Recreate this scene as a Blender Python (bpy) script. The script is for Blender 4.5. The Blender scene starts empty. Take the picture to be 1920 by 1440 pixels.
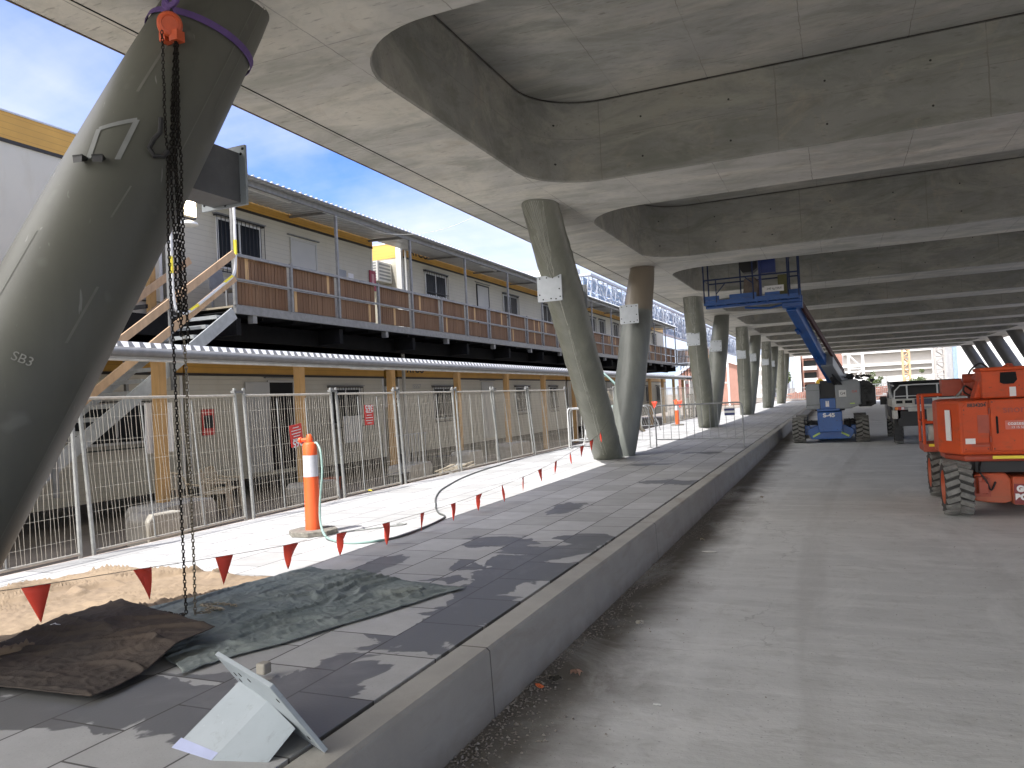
import bpy, bmesh, math, random
from mathutils import Vector, Matrix, noise, Euler
random.seed(7)
S=bpy.context.scene; COL=S.collection; PI=math.pi
V=Vector
# ------------------------------------------------------------------ helpers
class MB:
    def __init__(s): s.v=[]; s.f=[]
    def add(s,vs,fs):
        n=len(s.v); s.v+= [tuple(p) for p in vs]; s.f+=[tuple(i+n for i in f) for f in fs]; return s
    def box(s,x0,x1,y0,y1,z0,z1):
        return s.add([(x,y,z) for z in(z0,z1) for y in(y0,y1) for x in(x0,x1)],
            [(0,2,3,1),(4,5,7,6),(0,1,5,4),(2,6,7,3),(0,4,6,2),(1,3,7,5)])
    def obox(s,c,size,rot=None):
        m=(rot if isinstance(rot,Matrix) else Euler(rot or (0,0,0)).to_matrix()); a,b,d=[q/2 for q in size]; c=V(c)
        return s.add([c+m@V((x,y,z)) for z in(-d,d) for y in(-b,b) for x in(-a,a)],
            [(0,2,3,1),(4,5,7,6),(0,1,5,4),(2,6,7,3),(0,4,6,2),(1,3,7,5)])
    def bar(s,p,q,w,h,up=(0,0,1)):
        p=V(p);q=V(q);d=(q-p); L=d.length; d.normalize(); u=V(up)
        if abs(d.dot(u))>.99: u=V((1,0,0))
        a=d.cross(u).normalized(); b=a.cross(d)
        return s.obox((p+q)/2,(w,L,h),Matrix((a,d,b)).transposed())
    def tube(s,p,q,r,n=8,r2=None,cap=True):
        return s.path([p,q],r,n,cap,r2)
    def path(s,pts,r,n=8,cap=True,r2=None,closed=False):
        pts=[V(p) for p in pts]; m=len(pts); vs=[]; fs=[]; a=None
        for i,p in enumerate(pts):
            if closed: d=(pts[(i+1)%m]-pts[i-1])
            else: d=(pts[min(i+1,m-1)]-pts[max(i-1,0)])
            d.normalize()
            if a is None:
                a=d.cross(V((0,0,1)) if abs(d.z)<.9 else V((1,0,0))).normalized()
            else: a=(a-d*a.dot(d)).normalized()
            b=d.cross(a); rr=r if r2 is None else r+(r2-r)*i/(m-1)
            for k in range(n):
                t=2*PI*k/n; vs.append(p+a*(math.cos(t)*rr)+b*(math.sin(t)*rr))
        for i in range(m if closed else m-1):
            j=(i+1)%m
            for k in range(n):
                fs.append((i*n+k,i*n+(k+1)%n,j*n+(k+1)%n,j*n+k))
        if cap and not closed: fs+= [tuple(range(n-1,-1,-1)),tuple((m-1)*n+k for k in range(n))]
        return s.add(vs,fs)
    def ext(s,poly,vec):
        n=len(poly); vec=V(vec); P=[V(p) for p in poly]
        return s.add(P+[p+vec for p in P],[tuple(range(n-1,-1,-1)),tuple(range(n,2*n))]+[(i,(i+1)%n,n+(i+1)%n,n+i) for i in range(n)])
    def lathe(s,prof,c,axis='z',n=24,caps=True):
        c=V(c); vs=[];fs=[]
        for (r,h) in prof:
            for k in range(n):
                t=2*PI*k/n; x,y=r*math.cos(t),r*math.sin(t)
                p={'z':(x,y,h),'x':(h,x,y),'y':(x,h,y)}[axis]; vs.append(c+V(p))
        for i in range(len(prof)-1):
            for k in range(n): fs.append((i*n+k,i*n+(k+1)%n,(i+1)*n+(k+1)%n,(i+1)*n+k))
        if caps: fs+=[tuple(range(n-1,-1,-1)),tuple((len(prof)-1)*n+k for k in range(n))]
        return s.add(vs,fs)
    def grid(s,fn,nu,nv):
        vs=[fn(i/nu,j/nv) for j in range(nv+1) for i in range(nu+1)]
        return s.add(vs,[(j*(nu+1)+i,j*(nu+1)+i+1,(j+1)*(nu+1)+i+1,(j+1)*(nu+1)+i) for j in range(nv) for i in range(nu)])
    def quad(s,*p): return s.add(p,[tuple(range(len(p)))])
    def build(s,name,mat,parent=None,smooth=False,bevel=0,angle=35):
        me=bpy.data.meshes.new(name); me.from_pydata(s.v,[],s.f); me.update()
        bm=bmesh.new(); bm.from_mesh(me); bmesh.ops.recalc_face_normals(bm,faces=bm.faces) if not getattr(s,'raw',0) else None; bm.to_mesh(me); bm.free()
        if smooth: me.shade_smooth(); me.set_sharp_from_angle(angle=math.radians(angle))
        me.materials.append(mat); o=bpy.data.objects.new(name,me); COL.objects.link(o)
        if parent: par(o,parent)
        if bevel:
            b=o.modifiers.new('b','BEVEL'); b.width=bevel; b.segments=2; b.limit_method='ANGLE'
        return o
def par(o,p):
    o.parent=p; o.matrix_parent_inverse=Matrix() if p.parent else Matrix.Translation(-p.location)
def thing(name,label,cat,loc=(0,0,0),group=None):
    o=bpy.data.objects.new(name,None); COL.objects.link(o); o.location=loc; o.empty_display_size=.1
    return tag(o,label,cat,group)
def tag(o,label=None,cat=None,group=None,kind=None):
    if label:o['label']=label
    if cat:o['category']=cat
    if group:o['group']=group
    if kind:o['kind']=kind
    return o
def struct(o): o['kind']='structure'; return o
def text(name,body,size,loc,rot,mat,parent,ext=.002,align='CENTER',sx=1,bold=0):
    c=bpy.data.curves.new(name,'FONT'); c.body=body; c.size=size; c.extrude=ext; c.align_x=align; c.align_y='CENTER'; c.offset=bold
    t=bpy.data.objects.new('tmp',c); COL.objects.link(t); dg=bpy.context.evaluated_depsgraph_get()
    me=bpy.data.meshes.new_from_object(t.evaluated_get(dg)); bpy.data.objects.remove(t); me.name=name
    R=(rot if isinstance(rot,Matrix) else Euler(rot).to_matrix()).to_4x4()
    me.transform(Matrix.Translation(loc)@R@Matrix.Diagonal((sx,1,1,1))); me.materials.clear(); me.materials.append(mat)
    o=bpy.data.objects.new(name,me); COL.objects.link(o)
    if parent: par(o,parent)
    return o
RF=(PI/2,0,0)            # text facing -y
RX=(PI/2,0,PI/2)         # text facing +x
# ------------------------------------------------------------------ materials
def N(nt,t,**k):
    n=nt.nodes.new(t)
    for a,b in k.items():
        if a.startswith('i_'):
            key=a[2:]; key=int(key) if key.isdigit() else key.replace('_',' ')
            n.inputs[key].default_value=b
        else: setattr(n,a,b)
    return n
def math_(nt,op,a,b=None,c=None,clamp=False):
    n=nt.nodes.new('ShaderNodeMath'); n.operation=op; n.use_clamp=clamp
    for i,x in enumerate((a,b,c)):
        if x is None: continue
        if isinstance(x,(int,float)): n.inputs[i].default_value=x
        else: nt.links.new(x,n.inputs[i])
    return n.outputs[0]
def mixc(nt,f,a,b,bt='MIX'):
    n=nt.nodes.new('ShaderNodeMix'); n.data_type='RGBA'; n.blend_type=bt
    for s,x in ((n.inputs[0],f),(n.inputs[6],a),(n.inputs[7],b)):
        if isinstance(x,(int,float)): s.default_value=x
        elif isinstance(x,tuple): s.default_value=(*x[:3],1)
        else: nt.links.new(x,s)
    return n.outputs[2]
def rng(nt,x,a,b,c=0,d=1):
    n=nt.nodes.new('ShaderNodeMapRange'); nt.links.new(x,n.inputs[0])
    for i,q in enumerate((a,b,c,d)): n.inputs[i+1].default_value=q
    n.clamp=True; return n.outputs[0]
class Mt:
    """principled material with noise variation; pos = world position"""
    def __init__(s,name,c1,c2=None,scale=3,rough=.7,metal=0,bump=.0,bscale=40,stretch=(1,1,1),lo=.35,hi=.65,spec=.5,detail=6):
        m=s.m=bpy.data.materials.new(name); m.use_nodes=True; nt=s.nt=m.node_tree; nt.nodes.clear()
        s.out=N(nt,'ShaderNodeOutputMaterial'); s.p=N(nt,'ShaderNodeBsdfPrincipled'); nt.links.new(s.p.outputs[0],s.out.inputs[0])
        s.p.inputs['Roughness'].default_value=rough; s.p.inputs['Metallic'].default_value=metal; s.p.inputs['Specular IOR Level'].default_value=spec
        s.g=N(nt,'ShaderNodeNewGeometry'); mp=N(nt,'ShaderNodeMapping'); mp.inputs['Scale'].default_value=stretch; nt.links.new(s.g.outputs['Position'],mp.inputs[0]); s.pos=mp.outputs[0]
        c2=c2 or tuple(x*.8 for x in c1)
        n=s.noise(scale,detail,.6); s.col=mixc(nt,rng(nt,n,lo,hi),c1,c2); s.h=None
        if bump: s.bump(s.noise(bscale,4,.6),bump,.01)
    def noise(s,scale,detail=4,rough=.5,pos=None,dist=0,w=0):
        n=N(s.nt,'ShaderNodeTexNoise'); n.inputs['Scale'].default_value=scale; n.inputs['Detail'].default_value=detail; n.inputs['Roughness'].default_value=rough; n.inputs['Distortion'].default_value=dist
        p=pos or s.pos
        if w:
            a=N(s.nt,'ShaderNodeVectorMath'); a.operation='ADD'; a.inputs[1].default_value=(w,w*1.7,w*.3); s.nt.links.new(p,a.inputs[0]); p=a.outputs[0]
        s.nt.links.new(p,n.inputs['Vector']); return n.outputs[0]
    def mapped(s,sc,loc=(0,0,0)):
        mp=N(s.nt,'ShaderNodeMapping'); mp.inputs['Scale'].default_value=sc; mp.inputs['Location'].default_value=loc; s.nt.links.new(s.g.outputs['Position'],mp.inputs[0]); return mp.outputs[0]
    def xyz(s):
        n=N(s.nt,'ShaderNodeSeparateXYZ'); s.nt.links.new(s.g.outputs['Position'],n.inputs[0]); return n.outputs
    def line(s,coord,pitch,off,w):
        """1 on thin lines every pitch"""
        x=math_(s.nt,'PINGPONG',math_(s.nt,'SUBTRACT',coord,off),pitch/2)
        return math_(s.nt,'LESS_THAN',x,w)
    def over(s,f,c): s.col=mixc(s.nt,f,s.col,c); return s
    def mul(s,f,v):
        s.col=mixc(s.nt,f,s.col,mixc(s.nt,1.0,s.col,(v,v,v),'MULTIPLY')); return s
    def bump(s,hgt,st,dist=.01):
        b=N(s.nt,'ShaderNodeBump'); b.inputs['Strength'].default_value=st; b.inputs['Distance'].default_value=dist; s.nt.links.new(hgt,b.inputs['Height'])
        if s.h: s.nt.links.new(s.h,b.inputs['Normal'])
        s.h=b.outputs[0]; return s
    def rough(s,x): s.nt.links.new(x,s.p.inputs['Roughness']); return s
    def done(s):
        s.nt.links.new(s.col,s.p.inputs['Base Color'])
        if s.h: s.nt.links.new(s.h,s.p.inputs['Normal'])
        return s.m
def simple(name,c,rough=.6,metal=0,var=.8,scale=6,bump=0,spec=.5):
    return Mt(name,c,tuple(x*var for x in c),scale,rough,metal,bump,spec=spec).done()
def emis(name,c,st):
    m=bpy.data.materials.new(name); m.use_nodes=True; p=m.node_tree.nodes['Principled BSDF']
    p.inputs['Emission Color'].default_value=(*c,1); p.inputs['Emission Strength'].default_value=st; return m
M={}
# concrete of the deck: formwork joints, bolt holes, stains
def concrete(name,c1,c2,joints=True,wall=False):
    a=Mt(name,c1,c2,.9,.78,bump=.25,bscale=25,lo=.3,hi=.7,detail=9)
    nt=a.nt; x,y,z=a.xyz()
    st=a.noise(1.3,7,.7,a.mapped((.6,1.4,2.0)),.9); a.over(rng(nt,st,.44,.62,0,.7),tuple(q*f for q,f in zip(c1,(.58,.60,.55))))
    s5=a.noise(.8,6,.7,a.mapped((.5,1,1.4)),.8,17); a.over(rng(nt,s5,.46,.62,0,.7),tuple(min(1,q*f) for q,f in zip(c1,(1.28,1.24,1.16))))
    st2=a.noise(2.2,8,.7,a.mapped((.8,.8,.8)),1.0,5); a.over(rng(nt,st2,.56,.7,0,.5),(.42,.37,.29))
    sp=a.noise(14,3,.6,a.mapped((.4,2,2)),0,9); a.over(rng(nt,sp,.62,.72,0,.55),(.16,.15,.13))
    s6=a.noise(3.1,7,.7,a.mapped((.9,.9,1.6)),1.2,23); a.over(rng(nt,s6,.52,.66,0,.38),tuple(q*f for q,f in zip(c1,(.72,.76,.70))))
    if joints:
        wob=math_(nt,'MULTIPLY',math_(nt,'SUBTRACT',a.noise(6),.5),.03)
        xx=math_(nt,'ADD',x,wob)
        if wall:
            l=math_(nt,'MAXIMUM',a.line(xx,2.4,-.55,.007),a.line(math_(nt,'ADD',z,wob),.62,4.5,.003))
        else:
            l=math_(nt,'MAXIMUM',a.line(xx,1.22,-3.85,.005),a.line(math_(nt,'ADD',y,wob),2.4,5.4,.004))
        brk=rng(nt,a.noise(1.7,3,.5,None,0,3),.35,.6,.25,.85)
        a.over(math_(nt,'MULTIPLY',l,brk),(.2,.185,.16))
        if wall:
            hx=math_(nt,'PINGPONG',math_(nt,'SUBTRACT',x,.05),.6); hz=math_(nt,'PINGPONG',math_(nt,'SUBTRACT',z,4.75),.28)
            d=math_(nt,'ADD',math_(nt,'POWER',hx,2),math_(nt,'POWER',hz,2)); a.over(math_(nt,'LESS_THAN',d,.0002),(.04,.038,.033))
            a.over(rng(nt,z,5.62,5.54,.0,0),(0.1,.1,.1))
    return a.done()
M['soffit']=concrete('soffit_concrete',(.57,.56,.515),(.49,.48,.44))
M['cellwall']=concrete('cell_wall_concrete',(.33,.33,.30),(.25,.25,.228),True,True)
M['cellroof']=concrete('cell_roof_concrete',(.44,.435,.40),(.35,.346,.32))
def wetmask(a,ell,thr=1.0,amp=1.1):
    nt=a.nt; x,y,z=a.xyz(); best=None
    for (cx,cy,rx,ry) in ell:
        d=math_(nt,'ADD',math_(nt,'POWER',math_(nt,'DIVIDE',math_(nt,'SUBTRACT',x,cx),rx),2),math_(nt,'POWER',math_(nt,'DIVIDE',math_(nt,'SUBTRACT',y,cy),ry),2))
        best=d if best is None else math_(nt,'MINIMUM',best,d)
    return math_(nt,'SQRT',best)
# paving slabs 0.6 x 0.48 in courses along the kerb
a=Mt('paving_slabs',(.46,.455,.44),(.40,.395,.38),5,.75,bump=.12,bscale=60,lo=.3,hi=.7); nt=a.nt; x,y,z=a.xyz()
cv=N(nt,'ShaderNodeCombineXYZ'); nt.links.new(math_(nt,'ADD',y,.25),cv.inputs[0]); nt.links.new(math_(nt,'MULTIPLY',math_(nt,'ADD',x,2.09),-1),cv.inputs[1])
br=N(nt,'ShaderNodeTexBrick'); nt.links.new(cv.outputs[0],br.inputs['Vector']); br.inputs['Scale'].default_value=1; br.inputs['Brick Width'].default_value=.615; br.inputs['Row Height'].default_value=.48
br.inputs['Mortar Size'].default_value=.006; br.inputs['Mortar Smooth'].default_value=0; br.inputs['Color1'].default_value=(.8,.8,.8,1); br.inputs['Color2'].default_value=(1.08,1.08,1.1,1); br.inputs['Mortar'].default_value=(1,1,1,1); br.inputs['Bias'].default_value=0
a.col=mixc(nt,1.0,a.col,br.outputs['Color'],'MULTIPLY')
sp=a.noise(90,2,.6); a.over(rng(nt,sp,.62,.7,0,.35),(.16,.16,.17))
cl=N(nt,'ShaderNodeSeparateColor'); nt.links.new(br.outputs['Color'],cl.inputs[0])
d=wetmask(a,[(-2.55,5.9,.75,1.2),(-2.4,4.5,.5,.9),(-3.5,2.7,.8,.42),(-2.5,3.3,.45,.7),(-3.9,5.95,.3,.4),(-2.45,12.1,.75,.5),(-3.1,7.0,.5,.5),(-4.3,2.4,.6,.45),(-3.5,15.3,.5,.4),(-2.45,7.3,.4,.28),(-3.3,9.4,.25,.5),(-2.75,2.9,.5,.42),(-3.0,18,.7,.4)])
wn=math_(nt,'ADD',math_(nt,'MULTIPLY',math_(nt,'SUBTRACT',a.noise(1.9,6,.5,a.mapped((1,1,1)),.8),.5),2.4),math_(nt,'MULTIPLY',math_(nt,'SUBTRACT',cl.outputs[0],.86),2.2))
w=rng(nt,math_(nt,'ADD',d,wn),.93,.89)
a.over(w,(.13,.13,.126))
fine=rng(nt,a.noise(2.0,7,.6,None,.6,4),.52,.7,0,.25); a.over(fine,(.3,.29,.28))
a.over(math_(nt,'MULTIPLY',br.outputs['Fac'],.9),(.055,.05,.045))
a.bump(math_(nt,'SUBTRACT',1,br.outputs['Fac']),.6,.004)
a.rough(rng(nt,w,0,1,.8,.5)); M['paving']=a.done()
# road slab: trowelled dusty concrete
a=Mt('road_slab',(.60,.595,.565),(.51,.505,.48),.55,.82,bump=.3,bscale=18,lo=.3,hi=.7,detail=9); nt=a.nt; x,y,z=a.xyz()
b1=a.noise(1.2,7,.65,a.mapped((.5,3.2,1)),.7); a.over(rng(nt,b1,.46,.66,0,.65),(.68,.67,.64))
b2=a.noise(5,8,.7,a.mapped((1,1.5,1)),.5,3); a.over(rng(nt,b2,.52,.68,0,.55),(.42,.41,.375))
b3=a.noise(55,2,.5); a.over(rng(nt,b3,.7,.74,0,.8),(.6,.58,.54)); a.over(rng(nt,b3,.33,.28,0,.6),(.14,.125,.11))
edge=math_(nt,'ADD',x,math_(nt,'MULTIPLY',math_(nt,'SUBTRACT',a.noise(1.6,5,.6,None,0,7),.5),1.1))
a.over(rng(nt,edge,-1.15,-1.75,0,.85),(.13,.108,.082))
vo=N(nt,'ShaderNodeTexVoronoi'); vo.feature='DISTANCE_TO_EDGE'; vo.inputs['Scale'].default_value=.28; cm=N(nt,'ShaderNodeVectorMath'); cm.operation='ADD'; nt.links.new(s_pos:=a.g.outputs['Position'],cm.inputs[0])
nz=N(nt,'ShaderNodeTexNoise'); nz.inputs['Scale'].default_value=1.3; nz.inputs['Detail'].default_value=6; nt.links.new(s_pos,nz.inputs['Vector']); nt.links.new(nz.outputs['Color'],cm.inputs[1]); nt.links.new(cm.outputs[0],vo.inputs['Vector'])
a.over(math_(nt,'MULTIPLY',math_(nt,'LESS_THAN',vo.outputs['Distance'],.0016),rng(nt,a.noise(.4,2,.5,None,0,31),.5,.6,0,.3)),(.2,.19,.17))
tw=math_(nt,'ADD',x,math_(nt,'MULTIPLY',math_(nt,'SINE',math_(nt,'MULTIPLY',y,.16)),.55))
for off,wd,st_,cc in((.2,.16,.35,(.40,.39,.36)),(1.75,.17,.3,(.40,.39,.36)),(3.4,.2,.3,(.72,.71,.68)),(-.55,.10,.25,(.72,.71,.68))):
    dd_=math_(nt,'ABSOLUTE',math_(nt,'SUBTRACT',tw,off)); msk=math_(nt,'MULTIPLY',rng(nt,dd_,wd,wd*.6,0,st_),rng(nt,a.noise(1.1,5,.6,a.mapped((3,.35,1)),.3,12+off),.38,.6)); a.over(msk,cc)
os_=a.noise(1.05,4,.55,None,.5,41); a.over(rng(nt,os_,.70,.74,0,.5),(.24,.23,.205)); ds=a.noise(.6,8,.7,a.mapped((1,.5,1)),1.2,51); a.over(rng(nt,ds,.54,.66,0,.55),(.72,.71,.675))
a.bump(b1,.25,.02)
tm=math_(nt,'MULTIPLY',math_(nt,'MULTIPLY',a.line(x,5.2,-.35,.13),rng(nt,a.noise(26,2,.5,a.mapped((.6,3,1))),.5,.54)),rng(nt,a.noise(.5,2,.5,None,0,11),.5,.62)); a.over(math_(nt,'MULTIPLY',tm,.12),(.36,.34,.31))
M['road']=a.done()
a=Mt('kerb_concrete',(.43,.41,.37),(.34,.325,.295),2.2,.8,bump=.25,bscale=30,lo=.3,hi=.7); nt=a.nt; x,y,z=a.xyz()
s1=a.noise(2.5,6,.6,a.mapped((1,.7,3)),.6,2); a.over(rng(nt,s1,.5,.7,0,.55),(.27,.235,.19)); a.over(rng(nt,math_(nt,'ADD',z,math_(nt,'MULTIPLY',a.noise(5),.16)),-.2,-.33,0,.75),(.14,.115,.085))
a.over(rng(nt,math_(nt,'ADD',z,math_(nt,'MULTIPLY',a.noise(7),.02)),.0,-.02,0,.4),(.25,.225,.185)); a.over(math_(nt,'MULTIPLY',a.line(y,4.33,4.0,.006),.9),(.07,.06,.05)); M['kerb']=a.done()  # kerb face below the edge darkened: brown stain with its shade painted in
a=Mt('dirt_ground',(.24,.205,.165),(.16,.135,.11),1.5,.95,bump=.6,bscale=8,lo=.3,hi=.7); nt=a.nt; b=a.noise(.25,6,.6,None,0,2); a.over(rng(nt,b,.5,.7,0,.7),(.4,.34,.27)); M['dirt']=a.done()
# columns: grey-green paint under plastic wrap
def colmat(name,c1,c2,crease,brown=0,rough=.42):
    a=Mt(name,c1,c2,1.2,rough,bump=.08,bscale=10,lo=.3,hi=.7); nt=a.nt; x,y,z=a.xyz()
    st=a.noise(2,6,.6,a.mapped((4,4,.5)),.4); a.over(rng(nt,st,.5,.72,0,.4),tuple(q*.7 for q in c1))
    if crease:
        ll=a.noise(2.2,4,.55,a.mapped((1.6,1.6,.35)),.4,8); a.over(rng(nt,ll,.5,.7,0,.4),tuple(q*1.3 for q in c1))
        w=a.noise(9,4,.5,a.mapped((1.5,1.5,.25)),.6); a.bump(w,.35*crease,.03)
    else:
        s=a.noise(25,2,.5,a.mapped((1,1,.1)),.2); a.over(rng(nt,s,.72,.76,0,.3),(.4,.4,.38))
        s=a.noise(3,2,.5,None,0,4); a.over(rng(nt,s,.66,.72,0,.2),(.3,.3,.28))
    if brown: a.over(rng(nt,math_(nt,'ADD',z,math_(nt,'MULTIPLY',a.noise(2),.3)),3.55,3.6,0,.7),(.23,.18,.125))
    return a.done()
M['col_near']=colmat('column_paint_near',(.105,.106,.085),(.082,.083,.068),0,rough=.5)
M['col_wrap']=colmat('column_wrap_green',(.205,.21,.17),(.16,.165,.13),1)
M['col_grey']=colmat('column_paint_grey',(.18,.19,.17),(.135,.143,.13),.6,1)
M['col_plain']=colmat('column_paint_plain',(.19,.198,.17),(.145,.152,.132),.5,0)
M['col_dark']=colmat('column_dark',(.09,.085,.075),(.07,.066,.058),0)
M['crease']=simple('plastic_crease',(.58,.58,.50),.4,0,.85,20)
M['galv']=simple('galvanised_steel',(.25,.25,.245),.5,.3,.75,9,.05)
M['galvdull']=simple('dull_galvanised',(.33,.335,.33),.55,.2,.8,7,.05)
M['plate']=Mt('plate_primer',(.46,.49,.52),(.38,.41,.44),8,.5,0,.05,lo=.3,hi=.7).done()
a=Mt('bracket_paint',(.37,.41,.435),(.31,.35,.37),3,.42,0,.04,lo=.3,hi=.7); g_=a.noise(16,7,.7,None,.6,4); a.over(rng(a.nt,g_,.58,.72,0,.45),(.2,.21,.2)); g_=a.noise(60,3,.6,a.mapped((1,.2,1)),0,8); a.over(rng(a.nt,g_,.7,.74,0,.5),(.5,.53,.55)); M['bracket']=a.done()
M['bracketdk']=simple('bracket_dark_paint',(.12,.125,.13),.5)
M['black']=simple('black_steel',(.015,.015,.016),.5); M['hole']=simple('dark_hole',(.008,.008,.008),.9)
M['chain']=simple('oiled_chain_steel',(.03,.026,.022),.4,.7,.6,60)
M['chaingold']=simple('zinc_chain_steel',(.30,.26,.19),.4,.7,.6,60)
M['orange']=simple('orange_enamel',(.62,.10,.03),.38,0,.8,9); M['purple']=simple('purple_sling_web',(.13,.075,.24),.8)
def weatherboard(name,c,pitch=.115,dirty=.0):
    a=Mt(name,c,tuple(q*.9 for q in c),.8,.55,bump=0,lo=.3,hi=.7); nt=a.nt; x,y,z=a.xyz()
    if pitch:
        f=math_(nt,'FRACT',math_(nt,'DIVIDE',z,pitch)); a.bump(f,.35,.02); a.over(math_(nt,'MULTIPLY',math_(nt,'LESS_THAN',f,.1),.32),tuple(q*.42 for q in c))
    st=a.noise(1.4,6,.6,a.mapped((2,2,.5))); a.over(rng(nt,st,.55,.75,0,.4),tuple(q*f for q,f in zip(c,(.75,.7,.6))))
    return a.done()
M['clad']=weatherboard('cream_weatherboard',(.53,.50,.41)); M['cladplain']=weatherboard('cream_flat_cladding',(.60,.565,.47),0)
M['door']=simple('cream_door',(.46,.455,.42),.5,0,.94,2)
def fascia(name,c):
    a=Mt(name,c,tuple(q*.85 for q in c),2,.5); nt=a.nt; x,y,z=a.xyz(); a.over(math_(nt,'MULTIPLY',a.line(z,.11,.03,.006),.5),tuple(q*.5 for q in c)); return a.done()
M['yellow']=fascia('ochre_fascia',(.62,.34,.06)); M['trim']=simple('dark_brown_trim',(.02,.014,.01),.5)
M['white']=simple('white_paint',(.70,.70,.67),.5,0,.92); M['whitedirty']=Mt('dirty_white_plastic',(.62,.62,.58),(.4,.37,.31),3,.7,lo=.35,hi=.75).done()
M['glass']=simple('dark_glass',(.010,.011,.011),.3,0,.7,2,spec=.12)
def boards():
    a=Mt('hardwood_pickets',(.165,.08,.034),(.11,.054,.024),3,.75,bump=.2,bscale=30,stretch=(1,1,.25),lo=.3,hi=.7); nt=a.nt; x,y,z=a.xyz()
    w=N(nt,'ShaderNodeTexWhiteNoise'); w.noise_dimensions='2D'; cv=N(nt,'ShaderNodeCombineXYZ')
    nt.links.new(math_(nt,'FLOOR',math_(nt,'DIVIDE',math_(nt,'ADD',x,y),.1015)),cv.inputs[0]); nt.links.new(math_(nt,'FLOOR',math_(nt,'DIVIDE',math_(nt,'SUBTRACT',z,4.13),5)),cv.inputs[1]); nt.links.new(cv.outputs[0],w.inputs[0])
    a.col=mixc(nt,rng(nt,w.outputs[0],0,.9,0,.55),a.col,(.20,.115,.06)); a.over(math_(nt,'GREATER_THAN',w.outputs[0],.955),(.5,.32,.15))
    return a.done()
M['boards']=boards()
def timber(name,c):
    a=Mt(name,c,tuple(q*.72 for q in c),3,.65,bump=.1,bscale=30,stretch=(3,3,.5),lo=.3,hi=.7); s=a.noise(22,3,.6,a.mapped((4,1,.6)),0,3); a.over(rng(a.nt,s,.55,.75,0,.35),tuple(q*.55 for q in c)); return a.done()
M['timber']=timber('pine_post',(.50,.30,.115)); M['plank']=timber('pine_plank',(.56,.38,.23)); M['oldtimber']=timber('weathered_timber',(.33,.28,.2))
M['roofsheet']=simple('zincalume_sheet',(.52,.54,.55),.45,.1,.85,3); M['canopysheet']=simple('canopy_sheet',(.6,.6,.58),.5)
nt=M['canopysheet'].node_tree; p_=nt.nodes['Principled BSDF']; tr_=N(nt,'ShaderNodeBsdfTranslucent'); tr_.inputs[0].default_value=(.7,.69,.64,1); mx_=N(nt,'ShaderNodeMixShader'); mx_.inputs[0].default_value=.55; nt.links.new(p_.outputs[0],mx_.inputs[1]); nt.links.new(tr_.outputs[0],mx_.inputs[2]); nt.links.new(mx_.outputs[0],nt.nodes['Material Output'].inputs[0])
M['gutter']=simple('grey_gutter',(.2,.205,.21),.5)
M['roofedge']=simple('bright_roof_lip',(.92,.92,.92),.6,0,1.0)
M['wire']=simple('fence_wire',(.48,.45,.39),.5,.2,.8,20); M['fpost']=simple('fence_pipe',(.40,.41,.39),.5,.2,.75,15)
M['flag']=simple('red_flag_fabric',(.92,.085,.045),.6,0,.92,5); M['string']=simple('string',(.16,.14,.12),.8)
M['bollard']=simple('orange_bollard_plastic',(.9,.13,.03),.5,0,.94,4); M['reflect']=simple('reflective_band',(.62,.63,.68),.4,0,.9,30)
M['rubber']=Mt('recycled_rubber_base',(.25,.235,.2),(.13,.12,.1),20,.9,bump=.3).done()
M['hose']=simple('pale_green_hose',(.27,.40,.36),.5); M['hosedark']=simple('grey_hose',(.10,.105,.10),.5)
M['blockc']=Mt('cast_concrete_block',(.40,.38,.33),(.24,.215,.17),3,.85,bump=.2,lo=.3,hi=.7).done()
M['chairp']=simple('beige_plastic',(.5,.42,.3),.5); M['red']=simple('sign_red',(.62,.05,.04),.5,0,.9); M['signw']=simple('sign_white',(.75,.74,.72),.5,0,.95)
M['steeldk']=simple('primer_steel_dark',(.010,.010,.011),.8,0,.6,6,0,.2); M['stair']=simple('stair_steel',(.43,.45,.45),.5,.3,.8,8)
def fabric(name,c1,c2,sc=2,b=.5):
    a=Mt(name,c1,c2,sc,.95,bump=.2,bscale=120,lo=.35,hi=.68,detail=8,spec=.2); s=a.noise(7,6,.65,None,.8,5); a.over(rng(a.nt,s,.55,.75,0,.4),tuple(q*.55 for q in c1)); a.bump(a.noise(6,3,.5,a.mapped((1,1.8,1)),.8),b*.5,.03); return a.done()
M['tan']=fabric('tan_geofabric',(.29,.22,.15),(.225,.17,.12)); M['brown']=fabric('dark_brown_geofabric',(.085,.066,.053),(.05,.043,.038),1.6,.7); M['greytarp']=fabric('blue_grey_geofabric',(.26,.285,.265),(.16,.19,.19),1.5,.8)  # brown sheet in a darker tone than the tan one
M['blue']=simple('blue_machine_paint',(.015,.10,.36),.35,0,.75,3); M['mgrey']=simple('grey_machine_cover',(.26,.275,.28),.4,0,.85,3)
M['mdark']=simple('grimy_machine_parts',(.03,.03,.03),.6,0,.5,8,.2); M['tyre']=Mt('dusty_tyre',(.035,.034,.032),(.07,.066,.06),5,.9,bump=.2,lo=.4,hi=.8).done()
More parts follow.
